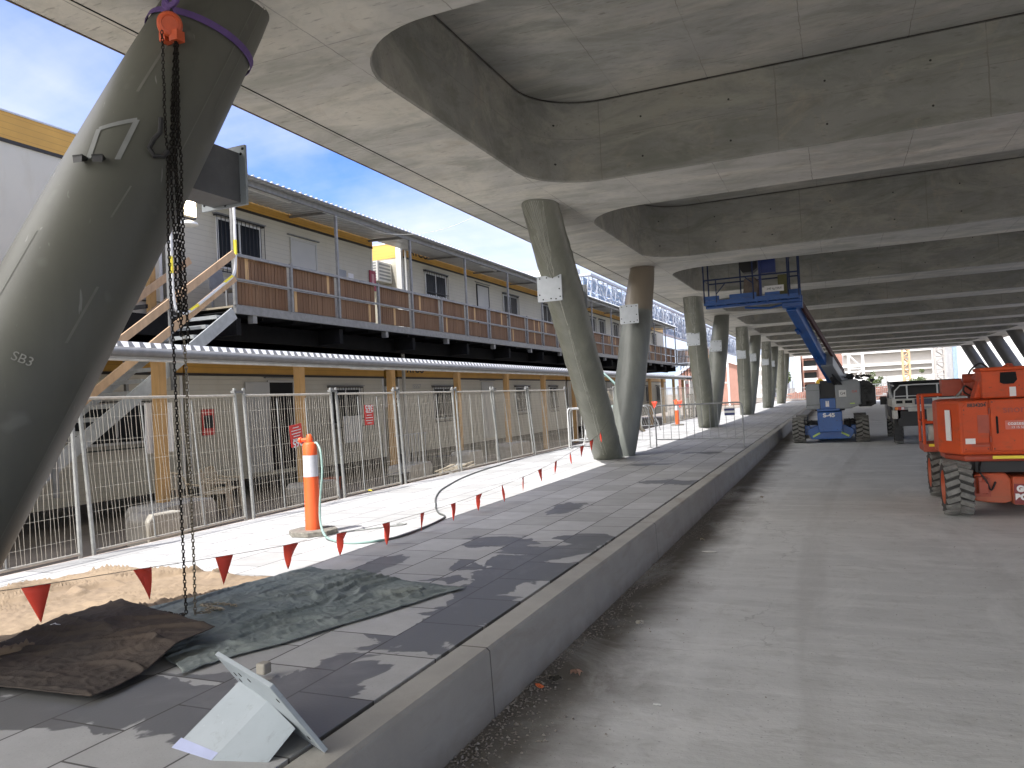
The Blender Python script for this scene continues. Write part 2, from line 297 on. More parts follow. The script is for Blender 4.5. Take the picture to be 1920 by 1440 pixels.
a=Mt('orange_machine_paint',(.60,.082,.018),(.46,.060,.015),2.0,.5,0,0,lo=.3,hi=.75,spec=.3); g_=a.noise(5,8,.7,a.mapped((1,1,2)),.5,5); a.over(rng(a.nt,g_,.52,.7,0,.5),(.22,.075,.04)); g_=a.noise(28,3,.6,None,0,9); a.over(rng(a.nt,g_,.68,.72,0,.7),(.10,.06,.04)); xx_,yy_,zz_=a.xyz(); a.over(rng(a.nt,math_(a.nt,'ADD',zz_,math_(a.nt,'MULTIPLY',a.noise(4,5),.3)),.5,.0,0,.45),(.25,.16,.11)); M['morange']=a.done(); M['morangedk']=simple('dull_orange_paint',(.38,.065,.03),.5)
M['treaddust']=simple('dusty_tread',(.24,.235,.215),.9,0,.6,12,.2)
M['yellowtape']=simple('yellow_reflective',(.85,.70,.04),.45,0,.95); M['lime']=simple('lime_tape',(.55,.75,.15),.5)
M['greyc']=simple('grey_rubber',(.3,.3,.28),.7); M['lampo']=simple('amber_lens',(.85,.25,.02),.3); M['lampr']=simple('red_lens',(.45,.03,.02),.3)
M['brick']=Mt('far_red_brick',(.36,.20,.155),(.31,.165,.125),.8,.9).done(); M['farwhite']=simple('far_white',(.7,.7,.68),.7,0,.92); M['fargrey']=Mt('far_grandstand_grey',(.40,.38,.36),(.33,.31,.29),.1,.9).done()
M['faryellow']=simple('mast_orange',(.55,.38,.22),.6); M['rusty']=Mt('rust_red_formwork',(.36,.17,.12),(.24,.12,.09),1.2,.8).done()
M['leaf']=Mt('tree_leaves',(.12,.16,.06),(.07,.10,.035),3,.8).done(); M['bark']=simple('bark',(.1,.07,.05),.9)
M['truss']=simple('stadium_white_rods',(.42,.45,.50),.5,.1,.9); M['membrane']=simple('stadium_roof_sheet',(.22,.33,.48),.5,0,.7,.4)
# ================================================================== SETTING
def sheet(name,x0,x1,y0,y1,z,mat): return struct(MB().box(x0,x1,y0,y1,z-.05,z).build(name,mat))
sheet('ground',-900,900,-300,1200,-.45,M['dirt'])
sheet('road',-2.0,13.5,-14,90,-.40,M['road'])
o=MB().box(-7.28,-2.13,-14,88,-.44,0).build('footpath',M['paving']); struct(o)
o=MB().box(-7.40,-7.28,-14,88,-.44,-.02).build('path_edging',simple('pinkish_edge_board',(.62,.5,.42),.8)); struct(o)
o=MB().box(-2.13,-2.10,-14,88,-.44,-.06).build('drain_slot',M['hole']); struct(o)
k=MB()
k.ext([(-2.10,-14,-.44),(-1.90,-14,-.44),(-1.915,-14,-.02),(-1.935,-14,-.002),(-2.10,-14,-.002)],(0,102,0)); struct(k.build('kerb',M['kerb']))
# gravel and dirt lying along the foot of the kerb: uncountable
g=MB(); rr=random.Random(3)
for i in range(5200):
    y=2.6+ (rr.random()**1.7)*26; x=-1.9+abs(rr.gauss(0,.11 if rr.random()<.8 else .35)); 
    if noise.noise((x*.5,y*.7,3))<-.15 and x>-1.8: continue
    s=rr.uniform(.003,.011)*(1.6 if rr.random()<.05 else 1)
    c=V((x,y,-.40+s*.5)); 
    g.add([c+V((s*rr.uniform(.6,1.4)*a,s*rr.uniform(.6,1.4)*b,s*rr.uniform(.5,1)*d)) for a,b,d in((1,0,0),(0,1,0),(-1,0,0),(0,-1,0),(0,0,1))],[(0,1,4),(1,2,4),(2,3,4),(3,0,4)])
for i in range(260):
    x=rr.uniform(-1.5,3.5);y=rr.uniform(2.5,20);s=rr.uniform(.003,.008);c=V((x,y,-.398))
    g.add([c+V((s*a,s*b,s*d)) for a,b,d in((1,0,0),(0,1,0),(-1,0,0),(0,-1,0),(0,0,.8))],[(0,1,4),(1,2,4),(2,3,4),(3,0,4)])
tag(g.build('gravel',Mt('loose_gravel',(.34,.31,.27),(.2,.17,.14),30,.9).done()),'loose gravel and crumbs of dirt scattered along the foot of the kerb','gravel',kind='stuff')
def rr_loop(x0,x1,y0,y1,r,z,seg=12,k=0):
    pts=[]
    for cx,cy,a0 in((x1-r,y1-r,0),(x0+r,y1-r,90),(x0+r,y0+r,180),(x1-r,y0+r,270)):
        for i in range(seg+1):
            t=math.radians(a0+90*i/seg); pts.append((cx+(r+k)*math.cos(t),cy+(r+k)*math.sin(t),z))
    return pts
DX0,DX1,DY0,DY1=-5.4,12.2,-9.8,83.4
deck=thing('elevated_deck','long concrete deck overhead with rounded recessed cells on its underside','deck',(0,0,4.5))
cells=[(5.4+7*i,10.65+7*i) for i in range(-2,11)]
bm=bmesh.new(); edges=[]
def addloop(pts):
    vs=[bm.verts.new(p) for p in pts]; 
    for i in range(len(vs)): edges.append(bm.edges.new((vs[i],vs[(i+1)%len(vs)])))
addloop([(DX0,DY0,4.5),(DX1,DY0,4.5),(DX1,DY1,4.5),(DX0,DY1,4.5)])
for y0,y1 in cells: addloop(rr_loop(-3.85,10.3,y0,y1,1.0,4.5,k=.018))
bmesh.ops.triangle_fill(bm,use_beauty=True,edges=edges,normal=(0,0,-1))
me=bpy.data.meshes.new('soffit'); bm.to_mesh(me); bm.free(); me.materials.append(M['soffit']); so=bpy.data.objects.new('soffit',me); COL.objects.link(so); par(so,deck)
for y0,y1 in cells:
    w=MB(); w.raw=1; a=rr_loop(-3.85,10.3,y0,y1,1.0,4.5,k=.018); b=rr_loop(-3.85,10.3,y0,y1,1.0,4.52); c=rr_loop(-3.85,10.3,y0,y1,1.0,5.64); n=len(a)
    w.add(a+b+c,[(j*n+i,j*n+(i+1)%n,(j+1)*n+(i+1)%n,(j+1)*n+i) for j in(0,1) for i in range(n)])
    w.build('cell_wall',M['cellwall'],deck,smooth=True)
MB().box(DX0+.3,DX1-.3,DY0+.3,DY1-.3,5.665,5.9).build('cell_roof',M['cellroof'],deck)
g=MB()
for y0,y1 in cells:
    p=rr_loop(-3.85,10.3,y0,y1,1.0,5.652,k=-.012); g.path(p,.005,5,closed=True)
g.build('shadow_gap',simple('gap_dark',(.10,.09,.08),.9),deck)  # dark bead drawn along the groove at the wall top
e=MB(); e.box(DX0,DX0+.3,DY0,DY1,4.503,6.1); e.box(DX1-.3,DX1,DY0,DY1,4.503,6.1); e.box(DX0+.3,DX1-.3,DY0,DY0+.3,4.503,6.1); e.box(DX0+.3,DX1-.3,DY1-.3,DY1,4.503,6.1); e.box(DX0+.02,DX1-.02,DY0+.02,DY1-.02,6.102,6.25)
e.build('edge_beam',M['soffit'],deck)
MB().box(DX0-.012,DX0-.002,DY0,DY1,4.49,4.52).build('drip_edge',simple('drip_strip',(.16,.12,.09),.8),deck)
g=MB(); g.box(-5.02,-5.012,DY0+.5,DY1-.5,4.492,4.4995); g.build('drip_groove',M['hole'],deck)
# ------------------------------------------------------------------ columns
def colfn(A,B,rt,rm,rb):
    A=V(A);B=V(B);d=B-A;h=V((d.x,d.y,0));td=h.normalized();pp=V((-td.y,td.x,0));kk=d.length/abs(d.z)
    def f(t,phi,off=0):
        s=max(0,4*t*(1-t))**.8; r=(rt*(1-t)+rb*t)*(1-s)+rm*s+off
        return A+d*t+td*(math.cos(phi)*r*kk)+pp*(math.sin(phi)*r)
    return f
def column(label,A,B,rt,rm,rb,mat,plate=0,zs=3.4,ps=.22,wr=0):
    t=thing('leaning_column',label,'column',B,'leaning columns along the footpath')
    f=colfn(A,B,rt,rm,rb); nu,nv=40,28; m=MB()
    def g(u,v):
        p=f(v,u*2*PI,0)
        if wr: p=p+ (f(v,u*2*PI,1)-f(v,u*2*PI,0))*(wr*noise.noise((p.x*5,p.y*5,p.z*1.3)))
        return p
    m.grid(g,nu,nv); m.build('shaft',mat,t,smooth=True,angle=60)
    c=MB(); c.lathe([(rt+.012,0),(rt+.02,.012)],(A[0],A[1],4.483),n=32); c.build('top_collar',M['soffit'] if not plate else mat,t)
    if wr>.02:
        q=random.Random(int(A[1]*10)); cr=[]
        conv=PI+q.uniform(-.1,.15)
        for k in range(17):
            p0=PI-1.0+1.55*k/16+q.uniform(-.04,.04); cr.append(([(tt,p0+(conv-p0)*min(1,(tt/(.27*q.uniform(.8,1.1)))**.8)+.03*math.sin(tt*40+k)) for tt in [.006+.02*i for i in range(q.randint(8,13))]],.0022))
        for k in range(4):
            p0=conv; pts=[]; dr=q.uniform(-.5,.35)
            for i in range(26):
                tt=.25+.03*i*(1 if k<3 else .7); 
                if tt>.99: break
                pts.append((tt,p0+dr*(tt-.25)+.09*noise.noise((tt*7,k,A[1]))))
            cr.append((pts,.0038 if k==0 else .0025))
        mm=MB()
        for pts,r_ in cr:
            if len(pts)>2: mm.path([g(ph/(2*PI),tt)+(f(tt,ph,1)-f(tt,ph,0))*.002 for tt,ph in pts],r_,4)
        mm.build('plastic_crease',M['crease'],t)
    if plate:
        for sgn in ((-1,1) if plate==2 else (-1,)):
            tt=(A[2]-zs)/(A[2]-B[2]); P=V(A)+(V(B)-V(A))*tt; yy=P.y+sgn*(rm+.38); xo=P.x-.01
            m=MB(); m.box(xo-.11,xo+.11,min(P.y,yy),max(P.y,yy),zs-.13,zs+.13); m.build('bracket_arm',M['bracketdk'],t)
            pl=MB(); pl.box(xo-ps,xo+ps,yy-.012,yy+.012,zs-ps,zs+ps); o=pl.build('bracket_plate',M['plate'],t)
            h=MB()
            for ax,az in ((-.75,.8),(-.2,.83),(.3,.8),(.8,.8),(-.82,-.45),(-.55,-.83),(.1,-.8),(.8,-.1),(.85,-.7),(.5,-.85)):
                h.lathe([(.013,-.003),(.013,.003)],(xo+ax*ps,yy+sgn*.013,zs+az*ps),'y',10)
            h.build('bolt_hole',M['hole'],o)
    return t,f
# nearest column
A0=(-4.22,4.54,4.5);B0=(-5.08,2.5,0)
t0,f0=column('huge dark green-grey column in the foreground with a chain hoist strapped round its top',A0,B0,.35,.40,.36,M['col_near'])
# its bracket, pointing away from the camera
m=MB(); m.box(-4.62,-4.33,4.15,4.83,3.1,3.13); m.box(-4.62,-4.59,4.15,4.83,3.13,3.5); m.box(-4.36,-4.33,4.15,4.83,3.13,3.5); m.build('bracket_arm',M['bracketdk'],t0)
o=MB().box(-4.74,-4.27,4.83,4.855,3.08,3.56).build('bracket_plate',M['bracket'],t0)
h=MB()
for ax,az in((-.42,.0),(-.2,-.03),(-.05,.03),(.0,.4),(-.02,.36)): h.lathe([(.012,-.002),(.012,.002)],(-4.29+ax+.0,4.829,3.13+az),'y',10)
h.build('bolt_hole',M['hole'],o)
# painted square, two small angle lugs and chalk
m=MB()
def strip(f,a,b,w,off=.004):
    P=[]
    (ta,pa),(tb,pb)=a,b; dx,dy=tb-ta,(pb-pa)*.09; L=math.hypot(dx,dy); nx,ny=-dy/L*w,dx/L*w/.09
    n=10; vs=[]
    for i in range(n+1):
        q=i/n; vs+=[f(ta+(tb-ta)*q+nx,pa+(pb-pa)*q+ny,off),f(ta+(tb-ta)*q-nx,pa+(pb-pa)*q-ny,off)]
    m.add(vs,[(2*i,2*i+1,2*i+3,2*i+2) for i in range(n)])
for (ta,pa,tb,pb,wd) in ((.0,2.0,.33,1.95,.0009),(.0,2.25,.2,2.2,.0009),(.08,.95,.2,.9,.0022),(.42,.55,.75,.5,.0008),(.5,1.75,.58,1.72,.0018),(.62,2.3,.9,2.25,.0008),(.35,1.5,.40,1.46,.0012)): strip(f0,(ta,pa),(tb,pb),wd,.003)
m.build('scratch',simple('pale_scratch',(.16,.16,.135),.6),t0); m=MB()
qs=[(.262,.62),(.247,1.12),(.312,1.15),(.312,.74)]
for i in(0,1,3): strip(f0,qs[i],qs[(i+1)%4],.0035)
m.build('painted_square',simple('grey_overspray',(.24,.25,.24),.6),t0)
for phi in(.68,.93):
    p=f0(.310,phi,.0); q=f0(.310,phi,.07); d=(q-p).normalized(); s=d.cross(V((0,0,1)))
    MB().ext([p+s*.02,q+s*.035,q-s*.035,p-s*.02],(0,0,-.012)).add([p+s*.02,q+s*.035,q+s*.03-V((0,0,.05)),p-V((0,0,.02)),p-s*.02,q-s*.035,q-s*.03-V((0,0,.05))],[(0,1,2,3),(4,5,6,3),(1,5,6,2)]).build('steel_lug',M['black'],t0)
p=f0(.602,1.31,.008); nrm=(f0(.602,1.31,1)-f0(.602,1.31,0)).normalized(); zx=(V(A0)-V(B0)).normalized(); xx=zx.cross(nrm).normalized(); zx=nrm.cross(xx)
text('chalk_writing','SB3',.078,p,Matrix((xx,zx,nrm)).transposed(),simple('chalk',(.30,.30,.27),.9),t0,.0005)
cols=[('green wrapped column leaning towards the camera, first of the row past the flags',(-4.22,11.48,4.5),(-4.9,17.0,0),.285,.335,.325,'col_wrap',2,3.28),
 ('grey column behind the first green wrapped one, leaning away with a loose brown wrap on top',(-4.25,18.55,4.5),(-4.72,17.55,0),.29,.36,.28,'col_grey',2,3.29),
 ('green wrapped column with a bluish smudge near its top, behind the crowd barrier',(-4.25,25.5,4.5),(-4.85,31.0,0),.285,.34,.325,'col_wrap',1,3.2),
 ('grey column sharing its foot with the green one behind the crowd barrier',(-4.25,32.5,4.5),(-4.75,31.4,0),.29,.36,.29,'col_plain',1,3.2),
 ('mottled green column of the third pair, leaning towards the camera',(-4.25,39.5,4.5),(-4.85,45,0),.285,.34,.325,'col_wrap',1,3.2),
 ('slim grey column of the third pair, leaning away',(-4.25,46.5,4.5),(-4.75,45.4,0),.29,.36,.29,'col_plain',1,3.2),
 ('pale green column of the fourth pair down the row',(-4.25,53.5,4.5),(-4.85,59,0),.285,.34,.325,'col_wrap',1,3.2),
 ('grey column of the fourth pair, half hidden behind its green partner',(-4.25,60.5,4.5),(-4.75,59.4,0),.29,.36,.29,'col_plain',1,3.2),
 ('green column of the last pair, without a plate, at the far end of the deck',(-4.25,67.5,4.5),(-4.85,73,0),.285,.34,.325,'col_wrap',0,3.4),
 ('dark column right at the far left corner of the deck, beside the blue sky',(-4.25,74.5,4.5),(-4.75,73.4,0),.29,.36,.29,'col_plain',0,3.4)]
for lb,A,B,a_,b_,c_,mt,pl,zs in cols: column(lb,A,B,a_,b_,c_,M[mt],pl,zs,wr=.03 if mt=='col_wrap' else .012)
for i,(y,lb) in enumerate([(81.5,'slanting black column at the far right end of the deck, nearest the white hall'),(74.5,'second slanting black column from the far right end'),(67.5,'third slanting black column from the far right end'),(60.5,'slanting black column just above the orange lift, at the frame edge'),(53.5,'black column just outside the row above the orange lift')]):
    t=thing('leaning_column',lb,'column',(13.45,y,-.4),'black columns on the far side of the deck')
    f=colfn((11.0,y,4.5),(13.45,y,-.4),.42,.45,.42); m=MB(); m.grid(lambda u,v:f(v,u*2*PI),20,10); m.build('shaft',M['col_dark'],t,smooth=True,angle=60)
t=thing('cable_bundle','tangled black cables hanging between the far slanting columns','cable',(12.2,80,3))
m=MB(); rr=random.Random(5)
for k in range(7):
    P=[V((11.9+.25*i+rr.uniform(-.15,.15),79.5,4.0-.42*i+rr.uniform(-.12,.12))) for i in range(8)]; m.path(P,.03,4)
m.build('loose_cable',M['black'],t)
# ------------------------------------------------------------------ sling + chain hoist
m=MB(); P=[f0(.055+.028*math.sin(i/40*2*PI-1.3)+.012,i/40*2*PI,.012) for i in range(40)]
vs=[]; 
for i,p in enumerate(P):
    ax=(V(A0)-V(B0)).normalized()*.026; o_=(f0(.05,i/40*2*PI,1)-f0(.05,i/40*2*PI,0))*.006; vs+=[p+ax,p-ax,p+ax+o_,p-ax+o_]
m.add(vs,[(4*i+a,4*((i+1)%40)+a,4*((i+1)%40)+b,4*i+b) for i in range(40) for a,b in((0,1),(1,3),(3,2),(2,0))])
sl=thing('lifting_sling','purple webbing sling wrapped round the top of the nearest column','sling',P[0]); m.build('webbing',M['purple'],sl)
m=MB(); c=V((-4.075,3.95,4.26))
for k in range(5): m.path([c+V((.05*math.cos(a)+.012*k-.02,-.015*k*.3,.04*math.sin(a)+.012*(k%2))) for a in [i*PI/6 for i in range(12)]],.016,6,closed=True)
m.tube(c+V((0,0,-.02)),(-4.07,3.93,4.14),.012,6); m.build('knot',M['purple'],sl,smooth=True)
hx,hy=-4.06,3.915
hoist=thing('chain_hoist','orange round chain hoist hanging from the purple sling, its chains reaching the ground','hoist',(hx,hy,4.08))
dd=V((.72,-.69,-.25)).normalized(); R_=dd.to_track_quat('Z','Y').to_matrix()
m=MB(); prof=[(.0,-.05),(.07,-.05),(.082,-.04),(.082,.035),(.07,.052),(.052,.055),(.05,.048),(.0,.048)]
b=MB().lathe(prof,(0,0,0),n=28,caps=False); m.add([V((hx,hy,4.08))+R_@V(v) for v in b.v],b.f); m.build('gear_cover',M['orange'],hoist,smooth=True)
m=MB(); b=MB().lathe([(.058,-.12),(.07,-.11),(.07,-.05)],(0,0,0),n=24); m.add([V((hx,hy,4.055))+R_@V(v) for v in b.v],b.f); m.box(hx-.07,hx-.02,hy-.03,hy+.04,3.97,4.03); m.box(hx+.01,hx+.08,hy-.02,hy+.05,3.96,4.03); m.build('hoist_body',M['orange'],hoist,smooth=True)
m=MB(); m.path([(hx,hy,4.06),(hx,hy,4.16),(hx+.02,hy,4.18),(hx+.03,hy,4.15)],.01,6); m.build('top_hook',M['black'],hoist)
def chain(pts,link=.034,r=.0042,rad=.009):
    """links threaded on a polyline"""
    m=MB(); pts=[V(p) for p in pts]; seg=[(pts[i+1]-pts[i]).length for i in range(len(pts)-1)]; tot=sum(seg); n=int(tot/(link*.74)); k=0; acc=0
    for i in range(n):
        s=(i+.5)/n*tot
        while k<len(seg)-1 and s>acc+seg[k]: acc+=seg[k];k+=1
        d=(pts[k+1]-pts[k]).normalized(); c=pts[k]+d*(s-acc)
        u=d.cross(V((.3,.5,.81))).normalized(); w=d.cross(u)
        a=.6 if i%2 else -.75; u2=u*math.cos(a)+w*math.sin(a)
        P=[c+d*(link/2-rad)*sx+d*(rad*math.cos(t)*1)*1+u2*(rad*math.sin(t)) for sx,ts in((1,(-1.57,0,1.57)),(-1,(1.57,3.14,4.71))) for t in ts]
        m.path(P,r,4,closed=True)
    return m
rr=random.Random(11)
def drop(x,y,z0,z1,n=14,w=.01): return [(x+rr.uniform(-w,w),y+rr.uniform(-w,w),z0+(z1-z0)*i/n) for i in range(n+1)]
chain(drop(-4.045,3.83,4.0,3.2,8,.004)+[(-4.06,3.83,2.6),(-4.092,3.885,.09)]).build('hand_chain',M['chain'],hoist)
for dx,dy,zb in((-.03,-.02,2.05),(-.016,-.002,1.95),(.002,.0,2.1),(.016,.016,1.9)):
    chain([(-4.02+dx*.3,3.93,4.0)]+drop(-4.045+dx,3.915+dy,3.3,zb,10,.006),.036,.0048,.0105).build('load_chain',M['chain'],hoist)
chain(drop(-4.04,3.915,1.95,.08,6,.004)).build('hand_chain',M['chaingold'],hoist)
chain([(-4.092,3.885,.09),(-4.15,3.9,.075),(-4.22,3.82,.07),(-4.3,3.86,.075),(-4.24,3.9,.08),(-4.33,3.92,.075),(-4.4,3.86,.07)]).build('chain_pile',M['chain'],hoist)
chain([(-4.04,3.915,.09),(-4.0,4.0,.075),(-4.1,4.07,.07),(-3.98,4.1,.07),(-4.2,4.12,.08),(-4.1,4.2,.075),(-3.95,4.2,.07)]).build('chain_pile',M['chaingold'],hoist)
m=MB(); m.path([(-4.05,3.80,3.40),(-4.05,3.79,3.3),(-4.08,3.76,3.25),(-4.10,3.74,3.19),(-4.08,3.76,3.14),(-4.04,3.80,3.14),(-4.02,3.82,3.18)],.016,8); m.build('bottom_hook',M['black'],hoist,smooth=True)
# ------------------------------------------------------------------ tarps and litter
def tarp(name,label,cat,P,amp,seed,mat,z0=.012,nu=150,nv=110,edge=.05,lift=0,dirv=(1,.3),th=.004):
    P=[V((*p,0)) for p in P]
    a_=V((*dirv,0)).normalized(); b_=V((-a_.y,a_.x,0))
    def f(u,v):
        e=edge
        uu=u+e*noise.noise((v*4,seed,0))*(1 if u>.5 else -1)*abs(2*u-1)**3; vv=v+e*noise.noise((u*4,seed+5,0))*abs(2*v-1)**3
        p=P[0]*(1-uu)*(1-vv)+P[1]*uu*(1-vv)+P[2]*uu*vv+P[3]*(1-uu)*vv
        q=V((p.dot(a_)*1.8+.5*noise.noise((p.x*1.5,p.y*1.5,seed)),p.dot(b_)*6.5+.9*noise.noise((p.x*1.7,p.y*1.7,seed+9)),seed))
        r1=max(0,1-abs(noise.noise(q))*6.5)**1.6; q2=V((p.x*10+2*noise.noise((p.x*3,p.y*3,2)),p.y*14,seed+3)); r2=max(0,1-abs(noise.noise(q2))*4)**2
        mask=max(0,min(1,.55+noise.noise((p.x*1.3,p.y*1.3,seed+7))*1.4))
        zb=z0+lift*max(0,min(1,(v-.35)/.3))
        z=zb+amp*(r1*mask+.2*r2)+.006*noise.noise((p.x*16,p.y*16,seed))+.02*max(0,noise.noise((p.x*2.2,p.y*2.2,seed+2)))
        b=min(u,1-u,v,1-v); k=min(1,b/.03); z=zb+(z-zb)*(.3+.7*k)
        p.z=z; return p
    m=MB(); m.grid(f,nu,nv); o=m.build(name,mat,None,smooth=True,angle=180)
    so_=o.modifiers.new('s','SOLIDIFY'); so_.thickness=th
    return tag(o,label,cat)
tarp('ground_sheet','sunlit tan fabric sheet crumpled on the footpath beside the nearest column','fabric sheet',[(-7.0,3.0),(-4.6,2.3),(-4.42,5.22),(-6.38,5.32)],.075,1.3,M['tan'],.012,dirv=(.75,.65))
tarp('ground_sheet','dark brown crumpled fabric sheet in the shade with two straight edges','fabric sheet',[(-4.95,2.62),(-3.5,2.72),(-3.6,3.64),(-4.85,4.02)],.028,4.7,M['brown'],.035,150,120,edge=.015,lift=.075,dirv=(1,.2))
tarp('ground_sheet','blue-grey wrinkled fabric sheet spread over the shaded paving','fabric sheet',[(-3.36,3.14),(-2.66,5.22),(-4.3,5.48),(-4.66,3.85)],.035,8.1,M['greytarp'],.012,210,190,edge=.04,lift=.035,dirv=(.3,1))
rr=random.Random(21)
def scrap(label,c,s,mat,cat='litter',h=.02,name='litter_scrap',seed=0):
    m=MB(); n=10; q=random.Random(seed)
    R=[q.uniform(.6,1.1) for _ in range(n)]; vs=[(c[0],c[1],c[2]+h)]
    for k in range(n):
        a=2*PI*k/n; vs.append((c[0]+s[0]*R[k]*math.cos(a),c[1]+s[1]*R[k]*math.sin(a),c[2]+q.uniform(0,h)))
    m.add(vs,[(0,1+k,1+(k+1)%n) for k in range(n)]); o=m.build(name,mat); so_=o.modifiers.new('s','SOLIDIFY'); so_.thickness=.004
    return tag(o,label,cat)
scrap('torn orange-brown cardboard scrap lying on the road by the kerb',(-1.66,4.75,-.39),(.05,.03),simple('card',(.40,.24,.17),.8),h=.04,seed=1)
scrap('small crushed orange wrapper in the gravel under the kerb',(-1.79,4.42,-.37),(.03,.025),simple('wrap',(.7,.16,.05),.6),h=.03,seed=2)
scrap('dark clump of dirt and rag in the gravel under the kerb',(-1.75,4.58,-.385),(.06,.05),simple('clod',(.05,.045,.035),.95),'dirt clump',.04,'dirt_clump',3)
scrap('small white chip of paper on the open road',(-1.06,4.42,-.395),(.028,.014),M['white'],h=.012,seed=4)
scrap('thin pale sliver on the road near the middle',(-1.42,8.8,-.395),(.09,.03),M['whitedirty'],h=.012,seed=5)
scrap('white paper scrap on the paving behind the crowd barrier foot',(-2.75,19.9,.005),(.12,.08),M['white'],h=.02,seed=6)
scrap('yellow tag lying at the path edge under the mesh fence',(-7.22,10.8,.03),(.05,.05),M['yellowtape'],h=.03,seed=7)
scrap('small white card on the edge of the brown sheet',(-4.75,3.42,.10),(.05,.03),M['white'],h=.012,seed=8)
for i,(x,y,lb) in enumerate([(-1.52,5.9,'grey stone in the gravel past the torn cardboard'),(-1.6,9.4,'brown leaf-like scrap at the kerb foot near the middle'),(-1.25,13.2,'pale curled scrap on the road far along the kerb')]):
    scrap(lb,(x,y,-.385),(.035,.03),M['blockc'] if i==0 else M['oldtimber'],'stone' if i==0 else 'litter',.035,'loose_stone' if i==0 else 'litter_scrap',10+i)
# fallen bracket: box section welded to a plate, standing on its corner
fb=thing('steel_bracket','pale blue-grey steel box bracket with end plate lying on the paving in front','bracket',(-2.35,2.6,0))
L_=V((-2.691,2.448,.0));Bm=V((-2.43,2.406,0));Br_=V((-2.175,2.465,0));TL=V((-2.565,2.715,.205));TR=V((-2.321,2.627,.17));BR=V((-2.13,2.575,.09)); a_=V((.368,.744,.558)); l_=V((-.897,.443,0)); w_=V((-.247,-.5,.83)); P0=V((-2.013,2.599,0))
m=MB(); bk0=L_+(Br_-Bm); bk1=TL+(BR-TR)
m.add([L_,Bm,Br_,bk0,TL,TR,BR,bk1],[(0,1,5,4),(1,2,6,5),(2,3,7,6),(3,0,4,7)]); o=m.build('box_section',M['bracket'],fb,bevel=.02)
m=MB(); m.ext([P0,P0+l_*.60,P0+l_*.60+w_*.395,P0+w_*.395],a_*.02); o2=m.build('end_plate',M['bracket'],fb,bevel=.003)
h=MB()
for u,v in((.5,.30),(.5,.26),(.40,.33),(.30,.33),(.05,.3),(.06,.07)):
    c=P0+l_*u+w_*v; q=[c+l_*(.012*math.cos(t))+w_*(.012*math.sin(t))-a_*.001 for t in [i*PI/5 for i in range(10)]]; h.ext(q,a_*.0015)
h.build('bolt_hole',M['hole'],o2)
m=MB(); n_=(Bm-L_).cross(TL-L_).normalized()*.0015; n_=n_ if n_.z>0 else -n_
m.add([L_+n_,Bm+n_,Bm+(TR-Bm)*.12+n_,L_+(TL-L_)*.14+n_],[(0,1,2,3)]); m.build('tape_strip',simple('lilac_tape',(.42,.46,.66),.5),fb)
o=MB().box(-2.92,-2.86,3.22,3.28,.02,.08).build('stone_weight',M['blockc'],bevel=.01); tag(o,'small pale block resting on the edge of the blue-grey fabric sheet','block')
# ------------------------------------------------------------------ bunting
def bunting(label,knots,flags,fs,group='strings of red flags'):
    t=thing('flag_string',label,'bunting',knots[0],group)
    def cat(u):
        s=u*(len(knots)-1); i=min(int(s),len(knots)-2); f=s-i; p=[V(knots[max(0,min(len(knots)-1,j))]) for j in(i-1,i,i+1,i+2)]
        return .5*((2*p[1])+(-p[0]+p[2])*f+(2*p[0]-5*p[1]+4*p[2]-p[3])*f*f+(-p[0]+3*p[1]-3*p[2]+p[3])*f**3)
    m=MB(); m.path([cat(i/60) for i in range(61)],.0022,5); m.build('string',M['string'],t)
    rr=random.Random(len(flags)*7)
    for u in flags:
        c=cat(u); d=(cat(min(1,u+.01))-cat(max(0,u-.01))).normalized(); d=V((d.x+rr.uniform(-.35,.25),d.y,d.z)).normalized()
        w,h=fs; w*=rr.uniform(.9,1.08); h*=rr.uniform(.92,1.05); dn=V((rr.uniform(-.16,.16),rr.uniform(-.1,.1),-1)); side=d.cross(V((0,0,1))); m=MB(); n=5; vs=[];fsx=[]
        wz=rr.uniform(-.03,.03)
        for j in range(n+1):
            q=j/n; hw=w/2*(1-q)+.001
            for sx in(-1,0,1): vs.append(c+d*(hw*sx)+dn*(h*q)+side*(wz*math.sin(q*3)*(1 if sx==0 else -.6)))
        for j in range(n):
            for k in range(2): a=j*3+k; fsx.append((a,a+1,a+4,a+3))
        m.add(vs,fsx); o=m.build('flag',M['flag'],t,smooth=True); s=o.modifiers.new('s','SOLIDIFY'); s.thickness=.0015
    return t
K=[(-4.30,2.6,0.52),(-4.30,2.96,0.481),(-4.30,3.68,0.420),(-4.30,4.41,0.354),(-4.30,5.17,0.297),(-4.30,5.89,0.266),(-4.30,6.64,0.231),(-4.30,7.38,0.219),(-4.30,8.12,0.218),(-4.30,8.84,0.231),(-4.30,9.58,0.257),(-4.30,10.33,0.283),(-4.30,11.03,0.328),(-4.30,11.76,0.383),(-4.30,12.50,0.462),(-4.30,13.19,0.529),(-4.32,13.85,0.591),(-4.34,14.51,0.693),(-4.36,15.2,0.90)]
bunting('string of red triangular flags sagging low along the footpath from the nearest column',K,[i/18+.004 for i in range(1,18)],(.17,.212))
bunting('string of small red flags stretched across behind the crowd barrier',[(-9.2,30.3,1.45),(-7.6,30.4,1.15),(-6,30.4,1.1),(-4.9,30.5,1.12)],[.05,.28,.5,.72,.92],(.24,.32))
bunting('second short string of red flags hanging lower by the leaning fence panel',[(-7.3,24.5,.75),(-7.0,25.3,.5),(-6.4,26,.55)],[.1,.4,.7,.95],(.2,.28))
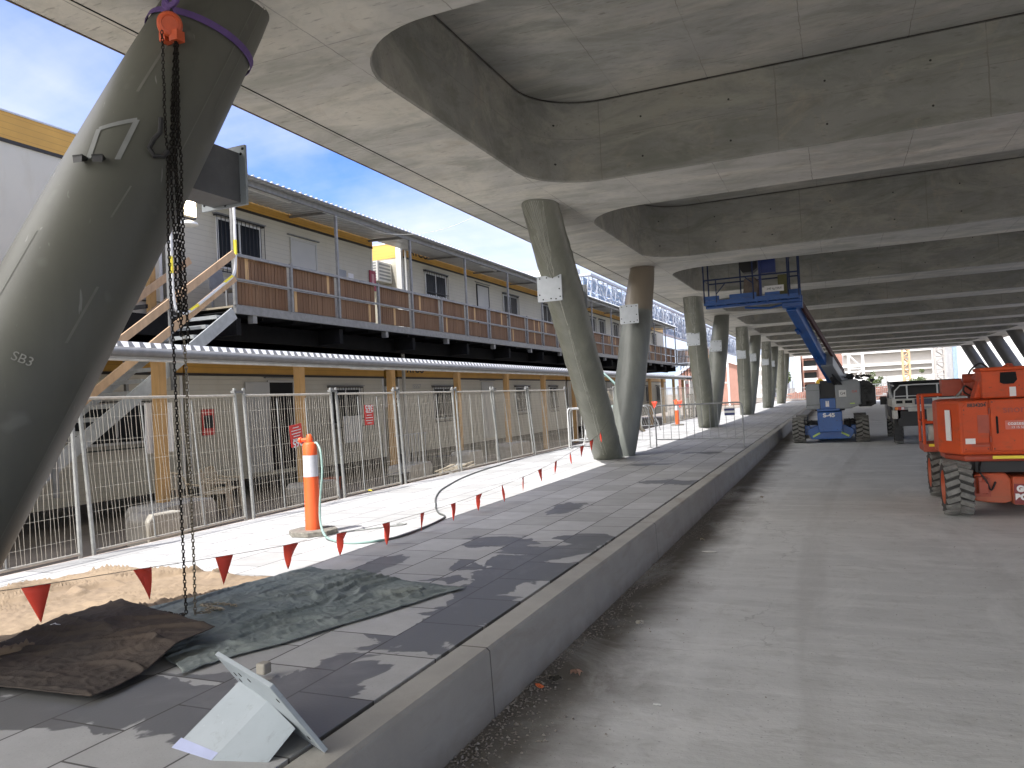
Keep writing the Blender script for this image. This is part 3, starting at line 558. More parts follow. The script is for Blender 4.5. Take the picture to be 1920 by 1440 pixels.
# ------------------------------------------------------------------ bollard, hose
def bollard(label,x,y):
    t=thing('traffic_bollard',label,'bollard',(x,y,0))
    MB().lathe([(.088,.055),(.083,.64),(.083,.655)],(x,y,0)).build('lower_post',M['bollard'],t,smooth=True); MB().lathe([(.080,.90),(.078,1.02),(.066,1.04),(.035,1.05)],(x,y,0)).build('upper_post',M['bollard'],t,smooth=True)
    MB().lathe([(.084,.656),(.082,.899)],(x,y,0)).build('reflective_band',M['reflect'],t,smooth=True)
    m=MB(); m.tube((x-.09,y-.03,1.075),(x+.03,y+.01,1.075),.022,10); m.lathe([(.035,1.04),(.04,1.08),(.03,1.12),(.018,1.14)],(x,y,0),n=16); m.lathe([(.03,-.012),(.034,0),(.03,.012)],(x-.10,y-.033,1.075),'x',12); m.build('top_handle',M['bollard'],t,smooth=True)
    a=[(x+.27*math.cos(i*PI/4+PI/8)*1.05,y+.27*math.sin(i*PI/4+PI/8),0.001) for i in range(8)]; m=MB(); m.ext(a,(0,0,.055)); m.build('base',M['rubber'],t,bevel=.008)
bollard('orange bollard with a white band on the sunlit paving, green hose looped over it',-5.6,7.2)
bollard('small far bollard with an orange top behind the crowd barrier',-6.5,33.5)
hp=[(-5.50,7.17,1.04),(-5.44,7.13,1.03),(-5.36,7.08,.93),(-5.33,7.05,.7),(-5.36,7.03,.4),(-5.33,6.98,.18),(-5.22,6.9,.05),(-5.05,6.8,.02),(-4.8,6.7,.014),(-4.6,6.75,.014),(-4.45,6.95,.014)]
hp2=[(-4.45,6.95,.014),(-4.40,7.15,.014),(-4.42,7.6,.014),(-4.5,8.2,.014),(-4.6,8.5,.014),(-4.8,8.72,.014),(-5.05,9.1,.014),(-5.3,9.55,.014),(-5.5,9.9,.014),(-5.75,10.4,.014),(-6.05,11.1,.014),(-6.3,11.9,.014),(-6.55,12.8,.014),(-6.8,14.1,.014),(-6.95,15.5,.014),(-7.1,16.9,.014),(-7.15,18.5,.014),(-7.1,20.3,.014),(-6.9,21.2,.014),(-6.2,20.3,.014),(-5.6,19.2,.014)]
def smooth_pts(P,k=6):
    P=[V(p) for p in P]; o=[]
    for i in range(len(P)-1):
        p=[P[max(0,i-1)],P[i],P[i+1],P[min(len(P)-1,i+2)]]
        for j in range(k):
            f=j/k; o.append(.5*((2*p[1])+(-p[0]+p[2])*f+(2*p[0]-5*p[1]+4*p[2]-p[3])*f*f+(-p[0]+3*p[1]-3*p[2]+p[3])*f**3))
    return o+[P[-1]]
t=thing('garden_hose','long hose snaking over the sunlit paving, pale green near the bollard and grey beyond','hose',(-4.8,6.7,0))
MB().path(smooth_pts(hp),.013,8).build('green_length',M['hose'],t,smooth=True); MB().path(smooth_pts(hp2),.012,8).build('grey_length',M['hosedark'],t,smooth=True)
MB().path(smooth_pts([(-5.3,7.3,.01),(-5.1,7.5,.01),(-4.9,7.75,.01),(-4.82,7.85,.01),(-4.83,7.95,.01),(-4.93,7.9,.01)]),.008,6).build('grey_loop',M['fpost'],t,smooth=True)
# ------------------------------------------------------------------ crowd barriers
def barrier(label,p,q,z=0,h=1.1,mat=None,n=10,lean=(0,0),sign=False,g='crowd barriers on the footpath'):
    mat=mat or M['galvdull']; p=V((*p,z));q=V((*q,z));d=(q-p);L=d.length;d.normalize();up=V((lean[0],lean[1],1)).normalized()
    t=thing('crowd_barrier',label,'barrier',p,g); r=.11
    P=[p]+[p+up*.22]+[p+up*(h-r)]+[p+up*(h-r+r*math.sin(a))+d*(r-r*math.cos(a)) for a in(.5,1,1.3)]+[q-d*r+up*h]+[q+up*(h-r+r*math.sin(a))-d*(r-r*math.cos(a)) for a in(1.3,1,.5)]+[q+up*(h-r),q]
    MB().path(P,.019,8).build('frame',mat,t,smooth=True,angle=60)
    m=MB(); m.tube(p+up*.22,q+up*.22,.014,8); m.build('lower_rail',mat,t)
    m=MB()
    for i in range(1,n): c=p+d*(L*i/n); m.tube(c+up*.22,c+up*h,.007,5)
    m.build('upright_bars',mat,t)
    m=MB()
    for c in(p,q):
        s=d.cross(V((0,0,1)))*.22; m.tube(c+s,c-s,.012,6)
    if sum(map(abs,lean))<.2: m.build('foot',mat,t)
    m=MB()
    for zz in(.35,.8): m.path([q+up*(zz-.06)+d*.02,q+up*(zz-.06)+d*.06,q+up*(zz+.06)+d*.06,q+up*(zz+.06)+d*.02],.006,5)
    m.build('hook',mat,t)
    if sign:
        c=p+d*(L*.86)+up*.88; s=d*.13; o=MB().ext([c-s-up*.1,c+s-up*.1,c+s+up*.1,c-s+up*.1],d.cross(V((0,0,1)))*.01).build('sign_plate',M['signw'],t)
        m=MB()
        for zz in(-.06,.05): cc=c+up*zz+d.cross(V((0,0,1)))*.012; m.ext([cc-s*.95-up*.028,cc+s*.95-up*.028,cc+s*.95+up*.028,cc-s*.95+up*.028],d.cross(V((0,0,1)))*.002)
        m.build('sign_band',simple('sign_navy',(.03,.04,.16),.5),o)
barrier('grey crowd barrier with a small blue-and-white plate standing across the footpath',(-4.42,19.85),(-2.2,19.6),h=1.1,n=11,sign=True)
barrier('grey crowd barrier left of the plated one, half hidden by the leaning columns',(-6.9,20.3),(-4.62,20.0),h=1.1,n=11,g='crowd barriers on the footpath')
barrier('white crowd barrier with pale green sheeting beside the first wrapped column',(-7.0,20.4),(-6.6,22.4),h=1.12,mat=M['white'],n=8)
barrier('white crowd barrier stacked behind the first wrapped column, tilted over',(-6.75,20.9),(-6.3,22.6),h=1.0,mat=M['white'],n=8,lean=(.18,.1))
barrier('barrier panel leaning sideways against the far fence beyond the crowd barrier',(-7.6,28.6),(-6.4,29.6),h=1.05,n=16,lean=(-.35,0))
# ------------------------------------------------------------------ mesh fence panels
def panel(label,y0,y1,z0=.035,z1=1.655,x=-7.35,lean=.14,grp='mesh fence panels along the path edge',dark=0,seed=0,near=True,x1=None):
    x1=x if x1 is None else x1
    t=thing('fence_panel',label,'fence panel',(x,y0,-.44),grp); rr=random.Random(seed+5); mt=M['fpost']
    def P(y,z,dx=0): f=(y-y0)/(y1-y0); return V((x+(x1-x)*f+dx,y-lean*(z/1.7),z))
    for yy in(y0,y1):
        MB().path([P(yy,-.42),P(yy,z1+.10)],.022,8).build('post',mt,t,smooth=True)
    MB().tube(P(y0,z1),P(y1,z1),.016,8).build('top_rail',M['wire'],t); MB().tube(P(y0,z0),P(y1,z0),.016,8).build('bottom_rail',M['wire'],t)
    m=MB()
    for f in(.34,.67): m.path([P(y0+(y1-y0)*(f+rr.uniform(-.02,.02)),z0),P(y0+(y1-y0)*f,z1-.05)],.009,6)
    m.build('stiffener',M['fpost'],t)
    m=MB(); n=int((y1-y0)/(.052 if near else .1)); ph=rr.uniform(0,9); 
    for i in range(1,n):
        yy=y0+(y1-y0)*i/n; m.path([P(yy+.012*math.sin(ph+i*1.7+zz*4),zz,.004*math.sin(i+zz*3)) for zz in([z0,.45,.85,1.25,z1] if near else [z0,z1])],.0022 if near else .0035,3,cap=False)
    zs=[.2,.45,.7,.95,1.2,1.45] if near else [.3,.8,1.3]
    for zz in zs: m.path([P(y0+(y1-y0)*q/4,zz+rr.uniform(-.006,.006),.006) for q in range(5)],.0016 if near else .003,3,cap=False)
    m.build('mesh',M['wire'],t)
    MB().box(min(x,x1)-.3,max(x,x1)-.03,y1-.1,y1+.1,-.445,-.3).build('foot_block',M['blockc'],t,bevel=.02)
    m=MB(); c=P(y1,z1+.05); m.obox(c+V((0,.05,0)),(.06,.17,.035)); m.build('clamp',M['galv'],t)
    return t
FP=[(3.2,5.62,'mesh fence panel furthest left, cut by the nearest column'),(5.78,8.05,'mesh fence panel behind the hanging chain'),(8.2,10.12,'mesh fence panel behind the orange bollard, with a red sign on it'),(10.28,12.0,'mesh fence panel to the right of the bollard, a red sign near its top'),(12.16,14.3,'mesh fence panel above the scraps of old timber, in front of the upstream window'),(14.42,16.3,'mesh fence panel with a narrow bay, in front of the closed lower door'),(16.4,18.55,'mesh fence panel in front of the timber post beyond the closed lower door'),(18.7,21.6,'mesh fence panel with white scribbles, ending behind the white crowd barrier')]
for i,(a,b,lb) in enumerate(FP): panel(lb,a,b,seed=i,lean=[.05,.12,.1,.12,.14,.1,.34,.35][i])
for i,(a,b,lb) in enumerate([(23.0,26.6,'mesh fence panel seen between the legs of the first V of columns'),(26.8,30.5,'far mesh fence panel next to the leaning barrier panel'),(34.5,38.5,'far fence panel beyond the second pair of columns'),(38.7,43,'far fence panel glimpsed beyond the crowd barrier plate')]): panel(lb,a,b,seed=20+i,near=False,lean=.1)
def signboard(label,x,y0,y1,z0,z1,tilt=0,num=1,cover=.55):
    t=thing('warning_sign',label,'sign',(x,y0,z0),'red notices on the fence'); c=V((x,(y0+y1)/2,(z0+z1)/2)); R=Matrix.Rotation(tilt,3,'X'); 
    m=MB(); m.obox(c,(.006,y1-y0,z1-z0),R); o=m.build('board',M['red'],t)
    H=z1-z0;W=y1-y0; 
    b=MB(); cc=c+R@V((.004,0,(-.5+.16)*H*(1 if num>0 else -1))); b.obox(cc,(.004,W*.96,H*.3),R); b.build('number_band',M['red'] if num>0 else M['red'],t)
    rot=R@Matrix.Rotation(PI/2,3,'Z')@Matrix.Rotation(PI/2,3,'X'); up=Matrix.Rotation(PI,3,'X')
    text('lettering','365',H*.46,cc+V((.004,0,0)),R@Matrix.Rotation(PI,3,'X')@Matrix.Rotation(PI/2,3,'Z')@Matrix.Rotation(PI/2,3,'X'),M['signw'],t,.001,bold=.004)
    l=MB()
    for k,wd in enumerate((.5,.8,.8,.55,.7)):
        l.obox(c+R@V((.0045,0,(.38-.13*k)*H*(1 if num>0 else -1)-.02*H)),(.002,W*wd,.035*H),R)
    l.build('text_line',M['signw'],t)
signboard('red notice with white 365 upside down, tied to the fence left of the bollard',-7.31,8.97,9.24,.90,1.22,.12,1)
signboard('red notice with white 365 at the top, tied to the fence right of the bollard',-7.31,10.88,11.14,1.12,1.46,0,-1)
# ------------------------------------------------------------------ concrete blocks, chairs, junk behind the fence
def block(label,x,y,w=1.0,d=.55,h=.5,ang=0,z=-.44,grp='pale concrete blocks behind the fence'):
    m=MB(); R=Matrix.Rotation(ang,3,'Z'); c=V((x,y,z)); pr_=[(-w/2,-.0),(-w/2,h*.8),(-w/2+.08,h),(w/2-.08,h),(w/2,h*.8),(w/2,0)]
    m.ext([c+R@V((-d/2,a,b)) for a,b in pr_],R@V((d,0,0))); tag(m.build('concrete_block',M['blockc'],bevel=.02),label,'block',grp)
block('big pale concrete block holding the nearest timber post',-9.9,9.2,1.25,.7,.5,.1)
block('whiter concrete block just left of the nearest timber post',-9.3,8.35,.6,.6,.48,-.2)
block('concrete block at the foot of the second timber post',-9.9,12.75,.9,.6,.42)
block('low green-grey block near the third timber post',-9.7,16.3,1.3,.6,.45,.1)
block('round-topped pale block at the fourth timber post',-9.8,19.6,.9,.6,.5)
block('long pale block at the fifth timber post',-9.9,23.2,1.6,.6,.5)
def chair(label,x,y,ang):
    t=thing('plastic_chair',label,'chair',(x,y,-.44),'plastic chairs behind the fence'); R=Matrix.Rotation(ang,3,'Z'); c=V((x,y,-.44)); T=lambda a,b,z: c+R@V((a,b,z)); mt=M['chairp']
    MB().ext([T(-.22,-.22,.42),T(.22,-.22,.42),T(.22,.22,.42),T(-.22,.22,.42)],(0,0,.03)).build('seat',mt,t,bevel=.01)
    m=MB(); m.path([T(-.22,.2,.44),T(-.23,.26,.7),T(-.15,.28,.84),T(0,.29,.87),T(.15,.28,.84),T(.23,.26,.7),T(.22,.2,.44)],.02,6)
    for k in(-.12,-.04,.04,.12): m.bar(T(k,.22,.44),T(k,.28,.84),.035,.01)
    m.build('backrest',mt,t)
    for a,b in((-.2,-.2),(.2,-.2),(-.2,.2),(.2,.2)): MB().bar(T(a,b,.42),T(a*1.15,b*1.15,0),.045,.03).build('leg',mt,t)
    m=MB()
    for s in(-1,1): m.path([T(s*.22,-.2,.42),T(s*.25,-.2,.62),T(s*.25,.1,.64),T(s*.23,.25,.66)],.018,6)
    m.build('armrest',mt,t)
chair('beige plastic chair behind the fence, just left of the doubled fence posts',-10.6,10.9,2.2)
chair('beige plastic chair beside the hanging chain, back towards the hut',-10.6,10.1,1.4)
chair('second beige plastic chair half tucked behind the first',-11.0,11.5,1.9)
m=MB(); rr=random.Random(9)
for i in range(14): y=14.0+rr.uniform(-.3,1.1); x=-7.5+rr.uniform(-.1,.12); a=rr.uniform(-.3,.3); m.bar((x,y,-.02+.01*i*.6),(x+a*.4,y+rr.uniform(.4,.9),.02+.008*i),.05,.015)
tag(m.build('timber_offcuts',M['oldtimber']),'heap of broken old timber strips lying against the path edge','timber')
m=MB().obox((-12.15,17.5,.86),(.03,.85,.72)); tag(m.build('board_panel',M['white']),'plain white board standing under the barred lower window right of the bollard','board')
o=MB().box(-10.22,-10.19,9.02,9.56,.85,1.66).build('poster_board',M['white']); tag(o,'blank white notice board fixed to the nearest timber post','notice board')
t=thing('wall_poster','red-edged poster with dark picture on the lower hut wall left of the door','poster',(-12.38,12.4,1.0)); MB().box(-12.385,-12.37,12.38,12.72,1.0,1.55).build('backing',M['red'],t); MB().box(-12.368,-12.36,12.43,12.67,1.15,1.42).build('picture',M['mdark'],t)
for i,(x,y,s,mt,lb,nm,ct) in enumerate([(-9.0,14.6,(.3,.4,.35),'mdark','dark crate on the ground behind the fence, left of the green-grey block','storage_crate','crate'),(-9.8,18.0,(.4,.5,.45),'mdark','black bin behind the fence near the fourth timber post','storage_bin','bin'),(-8.8,17.1,(.3,.5,.3),'greyc','grey tub behind the narrow fence bay','storage_tub','tub'),(-10.9,14.75,(.3,.3,.25),'morange','small orange tub by the open dark doorway','storage_tub','tub')]):
    b=MB(); b.box(x-s[0]/2,x+s[0]/2,y-s[1]/2,y+s[1]/2,-.44,-.44+s[2]); b.box(x-s[0]/2-.02,x+s[0]/2+.02,y-s[1]/2-.02,y+s[1]/2+.02,-.438+s[2],-.40+s[2]); tag(b.build(nm,M[mt],bevel=.01),lb,ct)
m=MB()
for k in range(9): m.tube((-9.6,15.6+.16*k,-.42),(-9.55,15.55+.16*k,.75),.014,6)
m.tube((-9.6,15.5,.72),(-9.6,17.0,.72),.014,6); tag(m.build('pipe_rack',M['galvdull']),'row of short grey pipes standing behind the fence between two timber posts','pipes')
# ================================================================== SITE HUTS
WX=-12.4
def window(par_,x,y0,y1,z0,z1,bars=True,axis='x',name='window',hood=True):
    w=MB(); t=.045; w.box(x,x+.03,y0,y1,z1-t,z1); w.box(x,x+.03,y0,y1,z0,z0+t); w.box(x,x+.03,y0,y0+t,z0+t,z1-t); w.box(x,x+.03,y1-t,y1,z0+t,z1-t); w.box(x,x+.03,(y0+y1)/2-.02,(y0+y1)/2+.02,z0+t,z1-t)
    o=w.build(name,M['white'],par_)
    MB().box(x+.003,x+.012,y0+t,y1-t,z0+t,z1-t).build('pane',M['glass'],o)
    if bars:
        b=MB(); n=max(6,int((y1-y0)/.11))
        for i in range(n+1): yy=y0-.05+(y1-y0+.1)*i/n; b.tube((x+.09,yy,z0-.1),(x+.09,yy,z1+.04),.008,5)
        for zz in(z0-.08,z1+.03,z0+.12): b.box(x+.08,x+.1,y0-.06,y1+.06,zz-.012,zz+.012)
        b.box(x,x+.09,y0-.07,y0-.05,z1+.01,z1+.04); b.box(x,x+.09,y1+.05,y1+.07,z1+.01,z1+.04); b.build('security_bars',M['mdark'],o)
    if hood: MB().box(x,x+.12,y0-.09,y1+.09,z1+.05,z1+.075).build('hood',M['gutter'],o)
    return o
def door(par_,x,y0,y1,z0,z1,mat=None,openleaf=False,dark=False,jamb='door'):
    f=MB(); f.box(x,x+.035,y0-.05,y0,z0,z1+.05); f.box(x,x+.035,y1,y1+.05,z0,z1+.05); f.box(x,x+.035,y0,y1,z1,z1+.05); 
    o=f.build('door_frame',M[mat or 'door'],par_)
    MB().box(x+.002,x+.02,y0,y1,z0,z1).build('door_leaf' if not dark else 'doorway',M['hole'] if dark else M['door'],o)
    if not dark: MB().tube((x+.02,y1-.09,(z0+z1)/2),(x+.06,y1-.09,(z0+z1)/2),.02,8).build('handle',M['galv'],o)
    MB().box(x,x+.06,y0-.15,y1+.15,z1+.1,z1+.12).build('drip_hood',M['gutter'],o)
    if openleaf:
        l=MB().box(x+.01,x+.05,y0-.82,y0-.02,z0,z1); l.build('open_leaf',M['door'],par_)
    return o
def hut(label,y0,y1,z0,z1,mat='clad',x=WX,depth=6,fas=.46):
    t=thing('site_hut',label,'portable building',(x,y0,z0),'portable site huts in two storeys')
    MB().box(x-depth,x,y0,y1,z0,z1).build('wall',M[mat],t)
    b=MB(); b.box(x-depth-.02,x+.02,y0-.02,y1+.02,z1,z1+fas); b.build('fascia',M['yellow'],t)
    MB().box(x-.02,x+.026,y0-.026,y1+.026,z1-.045,z1+.012).build('dark_trim',M['trim'],t)
    MB().box(x-depth-.04,x+.035,y0-.035,y1+.035,z1+fas,z1+fas+.03).build('roof',M['roofsheet'],t)
    MB().box(x-.01,x+.016,y0,y0+.07,z0,z1-.046).build('corner_trim',M['white'],t); MB().box(x-.01,x+.016,y1-.07,y1,z0,z1-.046).build('corner_trim',M['white'],t)
    return t
ZU,ZF=3.57,6.12
hA=hut('smooth blank cream upper hut with ochre fascia at the far left, behind the nearest column',-4,11.5,3.45,ZF,'cladplain')
MB().box(WX,WX+.012,-4,11.5,3.72,3.735).build('skirting_line',M['trim'],hA)
hB=hut('cream weatherboard upper hut with a barred window, a door and a red sign',11.72,19.2,3.45,ZF)
window(hB,WX+.002,13.02,14.43,4.65,5.78); door(hB,WX+.002,15.55,16.5,3.6,5.72)
sg=MB().box(WX+.002,WX+.012,17.95,18.2,4.85,5.2).build('notice_paper',M['signw'],hB)
MB().box(WX+.003,WX+.013,17.5,17.85,4.9,5.25).build('notice_paper',M['mgrey'],hB)
hC=hut('cream upper hut past the gap, lettering on its fascia and a dark-framed door',20.97,36.0,3.45,ZF)
window(hC,WX+.002,22.3,23.75,5.05,5.82); door(hC,WX+.002,26.3,27.3,3.6,5.86,'mdark'); window(hC,WX+.002,28.75,30.2,4.9,5.78); window(hC,WX+.002,33.3,34.4,4.9,5.8)
text('fascia_lettering','ATCO',.33,(WX+.022,21.95,ZF+.24),RX,M['trim'],hC,.002,sx=1.3,bold=.012)
hD=hut('third upper hut along the balcony, beyond the first leaning column',36.3,47.5,3.45,ZF)
window(hD,WX+.002,40.6,41.6,4.8,5.8); window(hD,WX+.002,42.4,43.4,4.8,5.8); door(hD,WX+.002,38.4,39.4,3.6,5.8,'mdark'); window(hD,WX+.002,45.4,46.4,4.8,5.8)
hE=hut('last upper hut by the corner of the balcony',47.8,60,3.45,ZF)
for y in(49.5,52.5,56): window(hE,WX+.002,y,y+1,4.8,5.8)
door(hE,WX+.002,54,54.9,3.6,5.8,'mdark')
ZL=2.31
lA=hut('lower hut at the far left behind the steel stair, with a long barred window',-4,11.9,-.05,ZL)
window(lA,WX+.002,9.3,11.3,.95,1.72,hood=False)
lB=hut('lower hut with a dark open doorway, white door leaf and barred window',12.0,19.5,-.05,ZL)
door(lB,WX+.002,14.5,15.35,.05,2.13,dark=True,openleaf=True); window(lB,WX+.002,16.85,18.25,1.0,1.98)
lC=hut('lower hut with lettering on its fascia and a number plate beside the first barred window',20.3,36,-.05,ZL)
window(lC,WX+.002,22.5,23.95,.92,1.98); door(lC,WX+.002,26.3,27.3,.05,2.13); window(lC,WX+.002,29.55,31.0,.92,1.98); window(lC,WX+.002,33.6,34.6,.92,1.98)
text('fascia_lettering','ATCO',.3,(WX+.022,21.4,ZL+.25),RX,M['trim'],lC,.002,sx=1.3,bold=.012)
text('hut_number','IS557',.2,(WX+.005,21.45,2.02),RX,M['mgrey'],lC,.001,sx=1.2)
MB().box(WX+.003,WX+.01,27.0,27.2,1.2,1.5).build('door_notice',M['mdark'],lC)
lD=hut('third lower hut, seen between the legs of the first pair of columns',36.3,48,-.05,ZL)
for y in(38.5,41,45.5): window(lD,WX+.002,y,y+1.1,.9,1.98)
door(lD,WX+.002,43.4,44.3,.05,2.13)
lE=hut('last lower hut at the end of the covered walk',48.3,60,-.05,ZL)
for y in(50,53,56.4): window(lE,WX+.002,y,y+1.1,.9,1.98)
# downpipes and corner posts at the gap
m=MB(); m.box(WX-.16,WX+.02,20.80,20.93,3.6,6.62); m.tube((WX+.08,20.98,3.6),(WX+.08,20.98,6.4),.035,10); tag(m.build('downpipe',M['white']),'white square downpipe on the sunlit corner of the second upper hut','downpipe')
m=MB(); m.tube((WX+.35,20.1,-.4),(WX+.35,20.1,3.3),.055,10); tag(m.build('downpipe',M['whitedirty']),'pale round pipe rising past the lower canopy at the gap between huts','downpipe')
# lower floor piers (dark void under huts)
def acunit(label,c,s,face='y'):
    t=thing('air_conditioner',label,'air conditioner',c); x,y,z=c; w,d,h=s
    MB().box(x-w/2,x+w/2,y-d/2,y+d/2,z-h/2,z+h/2).build('casing',M['white'],t,bevel=.01)
    g=MB(); 
    if face=='y':
        for i in range(7): zz=z-h*.4+h*.8*i/6.; g.box(x-w*.42,x+w*.42,y-d/2-.006,y-d/2-.002,zz-.02,zz+.02)
        for i in range(5): zz=z-h*.35+h*.7*i/4.; g.box(x+w/2+.002,x+w/2+.006,y-d*.4,y+d*.4,zz-.03,zz+.03)
    else:
        g.box(x+w/2+.001,x+w/2+.004,y-d*.42,y+d*.1,z-h*.42,z+h*.42)
        for i in range(4): zz=z-h*.36+h*.72*i/3.; g.box(x+w/2+.002,x+w/2+.006,y+d*.2,y+d*.45,zz-.03,zz+.03)
    g.build('grille',M['mgrey'] if face=='y' else M['mdark'],t)
acunit('white air conditioner on the sunlit side wall above the balcony',(-13.2,20.55,5.62),(.75,.8,.62),'y')
acunit('white air conditioner with dark grille in the gap between the lower huts',(WX-.1,19.95,1.72),(.3,.75,.62),'x')
t=thing('fire_sign','red sign with a pale centre on the end of the first balcony hut','sign',(WX,19.1,4.9)); MB().box(WX+.02,WX+.04,18.98,19.3,4.83,5.42).build('board',simple('crimson',(.35,.02,.05),.5),t); MB().box(WX+.042,WX+.046,19.08,19.2,4.95,5.32).build('symbol',simple('pinkish',(.6,.3,.3),.5),t)
# ================================================================== STEEL FRAME under the upper storey
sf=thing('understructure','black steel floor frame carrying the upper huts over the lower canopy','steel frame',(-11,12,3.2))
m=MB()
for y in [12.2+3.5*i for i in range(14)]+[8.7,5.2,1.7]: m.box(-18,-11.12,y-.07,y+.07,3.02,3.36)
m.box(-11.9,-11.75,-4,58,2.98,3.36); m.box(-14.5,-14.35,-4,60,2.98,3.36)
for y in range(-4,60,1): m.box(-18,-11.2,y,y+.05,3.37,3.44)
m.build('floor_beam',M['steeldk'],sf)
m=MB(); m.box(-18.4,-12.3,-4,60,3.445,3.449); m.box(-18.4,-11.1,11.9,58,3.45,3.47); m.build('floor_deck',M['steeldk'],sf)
m=MB().box(-18.45,-18.41,-4,60,2.7,3.45); m.build('void_backing',M['steeldk'],sf)  # sheet added behind the beams so the void stays black
# ================================================================== BALCONY
bal=thing('balcony','long upper balcony with brown timber picket infill between grey steel posts','balcony',(-11,12,3.5))
o=MB().box(-11.06,-10.98,12,57.9,3.43,3.60).build('edge_beam',M['galv'],bal)
MB().box(-12.38,-11.07,12,58,3.56,3.60).build('floor',M['oldtimber'],bal)
m=MB()
for y in [12.55,17.6]+[21.1+3.5*i for i in range(11)]: m.box(-11.14,-11.0,y-.06,y+.06,3.27,3.428)
m.build('bracket_stub',M['galv'],bal)
ys=[12+1.75*i for i in range(27)]
for i,y in enumerate(ys):
    top=6.13 if i%2==0 else 4.68
    MB().box(-11.03,-10.97,y-.03,y+.03,3.602,top).build('post',M['galv'],bal)
for z,h in((4.64,.05),(4.14,.035)):
    MB().box(-11.02,-10.975,12.03,57.5,z-h,z+h*.2).build('rail',M['galv'],bal)
rr=random.Random(4)
for i in range(len(ys)-1):
    m=MB(); y=ys[i]+.045; n=0
    while y<ys[i+1]-.13:
        w=.09; gap=rr.choice((.006,.010,.014,.012)); x=-11.05+rr.uniform(-.003,.003)
        m.box(x-.018,x,y,y+w,4.165,4.6); m.box(x-.018,x,y+rr.uniform(-.004,.004),y+w,3.63,4.095)
        y+=w+gap
    m.build('picket_infill',M['boards'],bal)
# corner return
for (p,q) in(((-11,57.9),(-8.6,57.9)),):
    m=MB(); m.box(p[0],q[0],57.86,57.94,3.43,3.6); m.box(p[0],q[0],57.87,57.92,4.6,4.65); m.box(p[0],q[0],57.87,57.92,4.1,4.14)
    for k in range(3): x=-11+1.2*k; m.box(x-.03,x+.03,57.86,57.93,3.6,4.65)
    m.build('corner_frame',M['galv'],bal); m=MB()
    for k in range(22): m.box(-10.95+.105*k,-10.86+.105*k,57.93,57.95,3.63,4.58)
    m.build('picket_infill',M['boards'],bal)
m=MB()
for k in range(9):
    m.bar((-10.7+.22*k,57.6,-.4+.0*k),(-10.7+.22*k,57.6,3.4),.05,.05); m.bar((-10.7,57.6,.2+.4*k),(-8.9,57.6,.2+.4*k),.04,.04)
tag(m.build('stair_tower',M['steeldk']),'dark lattice stair tower under the far corner of the balcony','stair tower')
# ================================================================== CANOPIES
def corr(m,xa,za,xb,zb,y0,y1,pitch=.19,h=.03):
    n=int((y1-y0)/pitch); prof=[]
    for i in range(n):
        y=y0+i*pitch; prof+=[(y,0),(y+pitch*.62,0),(y+pitch*.72,h),(y+pitch*.9,h)]
    prof.append((y0+n*pitch,0)); k=len(prof)
    m.add([(xa,y,za+d) for y,d in prof]+[(xb,y,zb+d) for y,d in prof],[(i,i+1,k+i+1,k+i) for i in range(k-1)])
uc=thing('balcony_roof','corrugated steel roof over the upper balcony, its ribbed edge against the sky','canopy',(-11,12,6.2))
m=MB(); corr(m,-10.78,6.26,-12.36,6.335,11.9,57.5); m.build('roof_sheet',M['roofsheet'],uc)
MB().box(-11.05,-10.99,11.9,57.5,6.125,6.245).build('edge_beam',M['galv'],uc); 
m=MB(); 
for y in [12+3.5*i for i in range(14)]: m.bar((-11.06,y,6.215),(-12.36,y,6.27),.05,.06)
m.build('rafter',M['galv'],uc)
m=MB(); i=0; y=11.9
while y<57.4:
    m.add([(-10.78,y+.12,6.262),(-10.78,y+.18,6.262),(-10.775,y+.165,6.30),(-10.775,y+.135,6.30)],[(0,1,2,3)]); y+=.19
tag(m.build('rib_end',M['roofedge'],uc),kind='stuff')
MB().box(-10.80,-10.77,11.9,57.5,6.232,6.258).build('flashing',M['gutter'],uc)
for y in(13.0,24.6): MB().box(-11.45,-11.38,y,y+1.35,6.22,6.26).build('tube_light',M['white'],uc)
lc=thing('walkway_canopy','low corrugated canopy over the covered walk, on timber posts','canopy',(-9.9,2,2.4))
m=MB(); corr(m,-9.75,2.49,-12.35,2.62,1,57.5,.2,.035); m.build('roof_sheet',M['canopysheet'],lc)
m=MB(); y=1.0  # white flaps made up to catch the sun and read as bright openings
while y<57.3:
    m.add([(-9.735,y+.01,2.578),(-9.735,y+.15,2.578),(-9.69,y+.125,2.492),(-9.69,y+.035,2.492)],[(0,1,2,3)]); y+=.2
tag(m.build('sun_catch_lip',M['roofedge'],lc),kind='stuff')
m=MB(); y=1.0  # dark grey rib ends between the white flaps
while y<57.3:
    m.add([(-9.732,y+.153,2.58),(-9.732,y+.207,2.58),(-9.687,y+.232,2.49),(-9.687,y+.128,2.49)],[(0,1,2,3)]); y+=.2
tag(m.build('rib_dark_end',M['gutter'],lc),kind='stuff')
m=MB(); m.path([(-9.72,1,2.42),(-9.72,57.5,2.42)],.07,12); m.build('gutter',M['gutter'],lc,smooth=True)
m=MB(); m.box(-10.1,-10.04,1,57.5,2.34,2.44); m.build('edge_beam',M['galvdull'],lc); m=MB(); m.tube((-9.72,1,2.30),(-9.72,57.4,2.31),.02,6); m.build('conduit',M['whitedirty'],lc)
for y in [5.7,9.2,12.72,16.2,19.75,23.3,26.75,30.3,33.8,37.3,40.8,44.3,47.8,51.3,54.8]:
    MB().box(-10.16,-10.0,y-.08,y+.08,-.43 if y!=9.2 else .05,2.338).build('timber_post',M['timber'],lc,bevel=.006)
for y in(14.4,29.0): MB().box(-10.0,-9.93,y,y+1.3,2.29,2.335).build('tube_light',M['white'],lc)
